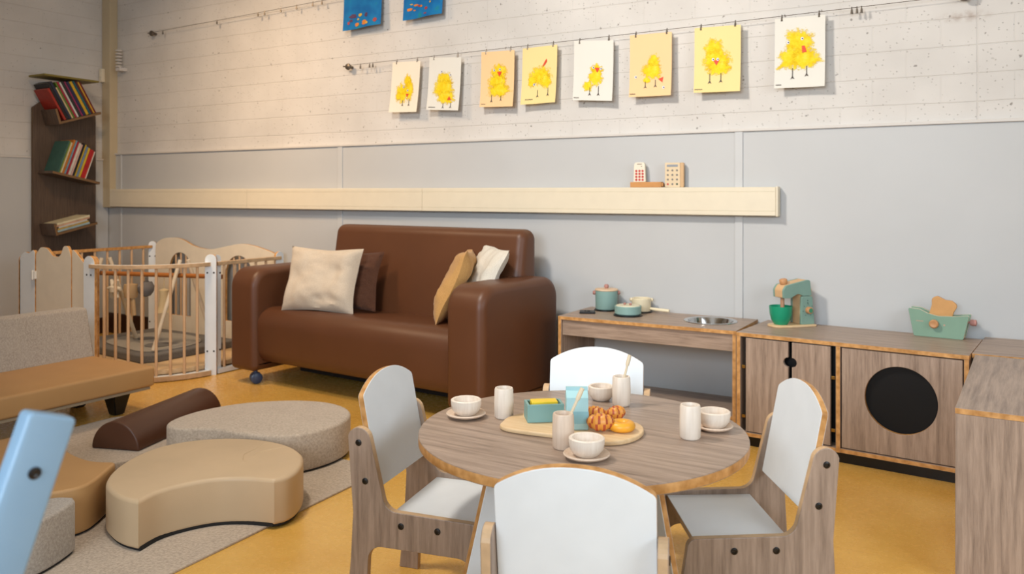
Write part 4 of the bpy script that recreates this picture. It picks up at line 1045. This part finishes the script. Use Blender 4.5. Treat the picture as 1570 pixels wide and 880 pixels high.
D = [
 ((603, 96), (645.6, 93.5), 172, 'p', [(.58, .38, .13, .12, .25), (.40, .62, .22, .18, .45), (.66, .56, .13, .22, .3), (.28, .68, .08, .08, .3)], tri(.60, .66, .07), [(.45, .50), (.60, .57)], [(.45, .76, .86), (.68, .74, .86)], 'cream drawing of a ragged yellow chick, leftmost on the lower wire', None),
 ((659.4, 88.6), (708.3, 87.7), 169, 'w', [(.50, .44, .23, .16, .2), (.48, .60, .30, .18, .15), (.58, .76, .27, .12, .25)], tri(.68, .78, .075, 180), [(.40, .27), (.68, .33)], [(.50, .87, .95), (.74, .85, .94)], 'cream drawing of a bulky yellow chick, second from the left', (.06, .96, .22)),
 ((738.9, 80.3), (789.6, 77.0), 164, 'o', [(.55, .40, .22, .17, .15), (.50, .56, .26, .14, .2), (.55, .70, .33, .12, .3)], tri(.56, .40, .09), [(.40, .34), (.57, .33)], [(.34, .78, .90), (.62, .80, .88)], 'peach paper with a tall yellow chick, third drawing from the left', (.04, .96, .14)),
 ((802.2, 74.8), (855.2, 68.6), 159, 'y', [(.52, .52, .30, .17, .2), (.30, .60, .12, .10, .3), (.70, .62, .14, .12, .3)], [(.58, .36), (.66, .26), (.71, .22), (.72, .27), (.66, .33)], [(.36, .66)], [(.47, .76, .87), (.77, .74, .86)], 'pale yellow drawing with a red comb above a square chick, fourth from the left', (.12, .93, .24)),
 ((881, 63), (941.3, 61.8), 154.5, 'w', [(.58, .48, .16, .09, .3), (.55, .62, .18, .13, .2), (.36, .76, .12, .09, .4)], tri(.60, .48, .08), [(.50, .45), (.69, .47)], [(.42, .78, .90), (.64, .76, .90)], 'white drawing of a small lopsided yellow chick, fifth from the left', (.03, .97, .14)),
 ((966.5, 54.8), (1030.6, 49), 148, 'o', [(.58, .44, .14, .11, .3), (.52, .60, .23, .12, .2), (.42, .74, .08, .05, .4)], tri(.76, .74, .075, 20), [(.15, .68), (.82, .87)], [(.38, .76, .85), (.62, .74, .84)], 'peach paper with a loose-eyed yellow chick, sixth from the left', (.02, .965, .14)),
 ((1065.4, 43.6), (1136.3, 38), 141.5, 'y', [(.42, .36, .20, .17, .25), (.50, .52, .29, .17, .15), (.52, .64, .25, .10, .1)], tri(.48, .54, .08), [(.41, .50), (.51, .50)], [(.34, .71, .85), (.58, .71, .84)], 'yellow drawing of a rounded chick with a heart beak, second from the right', (.02, .965, .18)),
 ((1188.5, 29.6), (1265.6, 22.6), 134.5, 'w', [(.50, .38, .30, .20, .35), (.36, .58, .28, .16, .35), (.62, .60, .26, .14, .35)], [(.54, .41), (.60, .41), (.64, .50), (.55, .51)], [(.27, .35), (.55, .31)], [(.36, .72, .86), (.64, .70, .83)], 'white drawing of a big fluffy yellow chick, rightmost on the lower wire', (.03, .965, .12)),
]
for i, (tl, tr_, vb, pc_, blobs, beak, eyes, legs, lab, nmk) in enumerate(D):
    xl, zl_ = px2(*tl); xr, zr = px2(*tr_); zt_ = (zl_ + zr) / 2; xb, zb_ = px2((tl[0] + tr_[0]) / 2, vb)
    drawing(i, xl, xr, zt_, zb_, pc_, blobs, beak, eyes, legs, lab, [.018, .012, .003, .006, .002, 0, 0, 0][i], nmk, sk=(zr - zl_))
    short = lab.split(',')[-1].strip().replace('leftmost on the lower wire', 'first drawing').replace('rightmost on the lower wire', 'last drawing')
    for f_, nm in ((.14, 'left'), (.88, 'right')):
        x = xl + (xr - xl) * f_; clip(x, zl(x) + .001, 'small clip at the top %s corner of the %s' % (nm, ords[i]))
for u, lab in ((553, 'empty clip next to the left bracket of the lower wire'), (567, 'left clip of the empty pair before the first chick drawing'), (572, 'right clip of the empty pair before the first chick drawing'), (1306, 'left one of three empty clips right of the last chick drawing'), (1314, 'middle one of three empty clips right of the last chick drawing'), (1321, 'right one of three empty clips right of the last chick drawing')):
    x, z = px2(u, 60); clip(x, zl(x), lab)
for k, u in enumerate((250, 333, 396, 406, 431, 455, 480, 494)):
    x, z = px2(u, 20); clip(x, zu(x), 'empty clip on the upper wire, number %s from its left end' % ['one', 'two', 'three', 'four', 'five', 'six', 'seven', 'eight'][k])
# blue drawings
def blue(u0, u1, vb, seed, lab, dots):
    xl, _ = px2(u0, 10); xr, _ = px2(u1, 10); _, zb_ = px2((u0 + u1) / 2, vb); zt_ = zu((xl + xr) / 2) - .006; W = xr - xl; H = zt_ - zb_
    t = thing('blue_drawing', lab, 'drawing', (xl, YW, zb_), 0, 'blue drawings on the upper wire')
    def S(a, bb): return V(a * W, -.012 * bb ** 2 + .008 * math.sin(a * PI * 2) * bb - .003, H * (1 - bb) + .012 * (a - .5) * bb)
    b = new(); N = 10
    for off in (0, .0006):
        g = [[b.verts.new(S(ii / N, jj / N) + V(0, off, 0)) for ii in range(N + 1)] for jj in range(N + 1)]
        for jj in range(N):
            for ii in range(N): b.faces.new((g[jj][ii], g[jj][ii + 1], g[jj + 1][ii + 1], g[jj + 1][ii]))
    q = NT('blue_paper_%d' % seed, .7, .2); f = q.noise(q.coord(), 14, 4)
    q.base(q.ramp(f, [(.35, col('#0f5f9e')), (.62, col('#1573ac')), (.75, col('#1d7f8a'))]))
    pp_ = obj('paper', b, q.m, t, False, True)
    for p_ in pp_.data.polygons: p_.use_smooth = True
    mats = [plain('dab_orange', '#cf7a2c', .6), plain('dab_red', '#9c2f34', .6), plain('dab_purple', '#4a2a52', .6), plain('dab_yellow', '#c7a53a', .6)]
    rnd = random.Random(seed)
    for (a, bb, ra, rb, mi) in dots:
        b = new(); pts = []
        for k in range(14):
            th_ = 2 * PI * k / 14; rr = 1 + .35 * (rnd.random() - .5)
            pts.append(b.verts.new(S(a + ra * rr * math.cos(th_), bb + rb * rr * math.sin(th_)) + V(0, -.0015 - .0001 * mi, 0)))
        b.faces.new(pts); obj('paint_dab', b, mats[mi], t, False, True)
    for f_, nm in ((.12, 'left'), (.88, 'right')):
        x = xl + W * f_; clip(x, zu(x), 'clip holding the top %s corner of the %s blue drawing' % (nm, 'left' if seed == 1 else 'right'))
blue(528, 586, 43, 1, 'blue sheet with orange and purple dabs hanging at the top, the left one', [(.25, .62, .10, .06, 2), (.26, .61, .06, .035, 1), (.45, .62, .05, .05, 3), (.62, .64, .04, .06, 2), (.20, .74, .05, .04, 2), (.37, .88, .06, .05, 0), (.58, .86, .065, .07, 0), (.86, .84, .05, .06, 1), (.40, .73, .03, .03, 3), (.65, .88, .03, .04, 3), (.14, .80, .03, .05, 1)])
blue(620, 680, 27, 2, 'blue sheet with scattered small orange dabs hanging at the top, the right one', [(.32, .62, .06, .03, 0), (.40, .66, .04, .03, 1), (.16, .72, .07, .04, 0), (.46, .67, .03, .03, 0), (.60, .76, .04, .04, 1), (.28, .76, .03, .02, 0), (.70, .60, .02, .03, 3), (.58, .90, .04, .02, 1), (.20, .58, .04, .02, 3)])

# ================================================================== BOOKCASE ON THE LEFT WALL
bc = thing('zigzag_bookcase', 'dark oak wall bookcase with tilted shelves in the left corner', 'bookcase', (WL + .02, 3.25, 0))
xw = WL + .022
bpz = [(3.035, 0.0), (3.470, 0.0), (3.470, 1.52), (3.16, 1.645), (3.035, 1.545)]
b = new(); prism(b, bpz, (xw, 0, 0), Y_, Z_, .018, 0, 1, .001, 2); obj('back_board', b, [darkoak, plain('dark_edge', '#5a4126', .5)], bc)
shelf_edge = plain('shelf_edge', '#7a5a38', .5)
xs = xw + .0185; SDp = .165
def shelf(y0, z0, y1, z1, side=None, sh=.085):
    L = math.hypot(y1 - y0, z1 - z0); a = math.atan2(z1 - z0, y1 - y0)
    d = V(0, math.cos(a), math.sin(a)); n = V(0, -math.sin(a), math.cos(a)); o = V(xs, y0, z0)
    b = new(); prism(b, rect(0, L, -.016, 0), o, d, n, SDp, 1, 0, .001, 2)
    ob = obj('shelf', b, [darkoak, shelf_edge], bc)
    if side:
        b = new(); prism(b, rect(-.016, 0, -.016, sh), o, d, n, SDp, 1, 0, .001, 2); obj('shelf_end', b, [darkoak, shelf_edge], bc)
    return o, d, n, L
S1 = shelf(3.125, 1.452, 3.40, 1.537, True)
S2 = shelf(3.07, 1.130, 3.395, 1.060)
S3 = shelf(3.105, .728, 3.375, .790, True, .06)
def book(o, d, n, s, th, h, dp, lean, colr, lab, grp, cname, x_off=0.0, page='#d9cfb8'):
    """s along shelf, lean tilts the book about its foot (towards -d when positive)"""
    a = R(lean); dd = d * math.cos(a) + n * math.sin(a); nn = n * math.cos(a) - d * math.sin(a)
    p = o + d * s + n * (abs(math.sin(a)) * th if lean < 0 else 0) + V(x_off, 0, 0)
    b = new()
    M = Matrix(((1, dd.x, nn.x, p.x), (0, dd.y, nn.y, p.y), (0, dd.z, nn.z, p.z), (0, 0, 0, 1)))
    c_ = .0012
    for q in ((0, dp, 0, c_, .001, h), (0, dp, th - c_, th, .001, h), (dp - c_, dp, c_, th - c_, .001, h)):
        boxM(*q, M, into=b, mi=0)
    boxM(.003, dp - .0025, c_, th - c_, .004, h - .003, M, into=b, mi=1)
    m = plain('cover_' + cname, colr, .45, .4, var=.10, scale=25)
    return tag(obj('book', b, [m, plain('book_pages', page, .8)]), lab, 'book', grp)
row1 = [('red', '#9a2a1c', .012, .205), ('black', '#1a1a1e', .014, .225), ('navy', '#1f2740', .013, .23), ('cream', '#c9b78a', .008, .19), ('green', '#5d7a2c', .008, .225), ('crimson', '#a01f3c', .010, .228), ('white', '#c9c9c5', .009, .226), ('charcoal', '#2b2b2e', .014, .23), ('magenta', '#8e2c5a', .008, .231), ('midnight blue', '#22284a', .016, .228), ('yellow', '#c9a227', .015, .229), ('teal', '#1f5a66', .012, .232), ('maroon', '#5c1d24', .010, .23), ('gold', '#c7952e', .008, .226), ('wine red', '#6e1220', .007, .228)]
s = .022; o1, d1_, n1, L1 = S1
for i, (cn, cc_, th_, h_) in enumerate(row1):
    th_ *= 1.17; h_ += (14 - i) / 14 * .040 if i else .02
    if i == 0: s = .030
    prev = row1[i - 1][0] if i else None; nxt = row1[i + 1][0] if i + 1 < len(row1) else None
    lab = '%s book on the top bookcase shelf, ' % cn
    lab += ('leftmost with its cover showing' if not prev else 'rightmost of the row' if not nxt else 'between the %s and %s ones' % (prev, nxt))
    book(o1, d1_, n1, s, th_, h_, .155, 13, cc_, lab, 'books on the top shelf', cn.replace(' ', '_')); s += (th_ + .0025) / math.cos(R(11)) * 1.0
row2 = [('dark green', '#3b6157', .010, .20, .16), ('lime', '#8aa12c', .010, .20, .15), ('ivory', '#cdbf9a', .010, .195, .15), ('orange', '#b96f26', .012, .215, .15), ('sky blue', '#6f93a8', .010, .215, .15), ('ruby red', '#a32231', .012, .21, .15), ('chalk white', '#cfc6bb', .015, .205, .15), ('pale pink', '#c9a59c', .010, .20, .15), ('black', '#151517', .012, .21, .15), ('mustard', '#b89a2a', .009, .205, .15), ('steel blue', '#6c86a0', .014, .195, .15), ('canary yellow', '#cfae2e', .013, .19, .15), ('scarlet', '#b01f24', .020, .185, .15), ('tomato red', '#c2352b', .008, .18, .15), ('off-white', '#d9d2c6', .006, .178, .15)]
o2, d2_, n2, L2_ = S2; s = .035
for i, (cn, cc_, th_, h_, dp_) in enumerate(row2):
    h_ *= 1.10; th_ *= 1.02
    prev = row2[i - 1][0] if i else None; nxt = row2[i + 1][0] if i + 1 < len(row2) else None
    lab = '%s book on the middle bookcase shelf, ' % cn
    lab += ('leftmost with its cover showing' if not prev else 'rightmost of the row' if not nxt else 'between the %s and %s ones' % (prev, nxt))
    book(o2, d2_, n2, s, th_, h_, dp_, -8, cc_, lab, 'books on the middle shelf', cn.replace(' ', '_').replace('-', '_')); s += (th_ + .0018) / math.cos(R(11))
# flat book on top of the upper row, flat stack on the lowest shelf
o3, d3_, n3, L3 = S3
def flatbook(o, d, n, s, h, L, th, dp, colr, cn, lab, grp):
    b = new(); M = Matrix(((1, d.x, n.x, 0), (0, d.y, n.y, 0), (0, d.z, n.z, 0), (0, 0, 0, 1))); p = o + d * s + n * h; M.translation = p
    for q in ((0, dp, 0, L, 0, .0012), (0, dp, 0, L, th - .0012, th), (dp - .0012, dp, 0, L, .0012, th - .0012)): boxM(*q, M, into=b)
    boxM(.003, dp - .0025, .003, L - .003, .0012, th - .0012, M, into=b, mi=1)
    tag(obj('book', b, [plain('cover_' + cn, colr, .45, var=.1, scale=25), plain('book_pages', '', .8)]), lab, 'book', grp)
st = [('light_blue', '#9fb9bf', .012, .225, 'light blue book at the bottom of the flat pile on the lowest bookcase shelf'), ('ochre', '#c9a44c', .010, .215, 'ochre book second from the bottom of the flat pile on the lowest shelf'), ('pale_grey', '#c9c5bd', .011, .20, 'pale grey book in the middle of the flat pile on the lowest shelf'), ('peach', '#d9a98a', .010, .235, 'peach book second from the top of the flat pile on the lowest shelf'), ('cream_flat', '#ddd2b0', .012, .23, 'cream book on top of the flat pile on the lowest shelf')]
h_ = .0005
for i, (cn, cc_, th_, L_, lab) in enumerate(st):
    flatbook(o3, d3_, n3, .008 + .006 * (i % 3), h_, L_, th_, .15 - .004 * (i % 2), cc_, cn, lab, 'books lying flat on the lowest shelf'); h_ += th_ + .0006
a1 = math.atan2(d1_.z, d1_.y)
b = new(); box(b, 0, .18, 0, .37, 0, .012, .001)
o = obj('book', b, plain('olive_cover', '#7c6f2c', .5), None); o.location = (WL + .045, 3.005, 1.737); o.rotation_euler = (R(-1.0), 0, 0)
tag(o, 'thin olive-green book lying flat across the tops of the upper row', 'book')

# ================================================================== BLUE HIGH CHAIR (left foreground)
hc = thing('high_chair', 'light blue painted wooden high chair upright with black bolts at the lower left corner', 'high chair', (-.744, .425, 0), R(80.5))
blue_m = plain('blue_paint', '#8cabc4', .45, var=.03)
ln = R(19)
def upright(y):
    # local x runs towards the chair back; the upright leans back
    dx = V(math.sin(ln), 0, math.cos(ln)); px_ = V(math.cos(ln), 0, -math.sin(ln)); Lh = .792 / math.cos(ln)
    pts = rpoly([(-.021, 0), (.021, 0), (.021, Lh), (-.021, Lh)], [.004, .004, .005, .005], 4)
    b = new(); prism(b, pts, V(-.27, y, .0), px_, dx, .022, 0, 0, .003, 3); return obj('upright', b, blue_m, hc, True, True)
HCY = -.0
ua = upright(HCY); ub = upright(HCY + .40)
for y_, u_ in ((HCY - .022, ua), (HCY + .40, ub)):
    for s_ in (.050, .145, .30, .45):
        Lh = .792 / math.cos(ln) - s_
        p_ = V(-.27, y_, 0) + V(math.sin(ln), 0, math.cos(ln)) * Lh
        if y_ < 0: nn_ = (0, -1, 0); p_.y = HCY - .022
        else: nn_ = (0, 1, 0)
        b = new(); lathe(b, [(0, 0), (.0055, 0), (.0055, .001), (.003, .0025), (0, .0012)], p_, nn_, 16); o = obj('bolt', b, bolt_m, u_, True, True)
def cross(x, z, hx, hz, nm):
    b = new(); box(b, x - hx, x + hx, HCY + .001, HCY + .371, z - hz, z + hz, .004); obj(nm, b, blue_m, hc, False, True)
b = new(); box(b, -.066, -.050, HCY + .001, HCY + .371, .68, .775, .006); box(b, -.055, -.03, HCY + .01, HCY + .35, .70, .74, .003); o_ = obj('backrest', b, plain('pale_blue_grey', '#a9b6c2', .5), hc, True, True); o_['label'] = 'pale grey-blue backrest'
cross(-.27 + math.tan(ln) * .60, .60, .010, .04, 'backrest')
cross(-.17, .48, .13, .010, 'seat'); cross(-.30, .24, .12, .010, 'footrest')
for y_ in (HCY + .0, HCY + .40):
    b = new(); prism(b, rpoly([(-.38, .0), (.14, .0), (.14, .03), (-.34, .05)], [.01, .01, .01, .02], 4), (0, y_ - .0285 if y_ == HCY else y_ + .0285, 0), X_, Z_, .028, 0, 0, .003, 2); obj('foot', b, blue_m, hc, True, True)
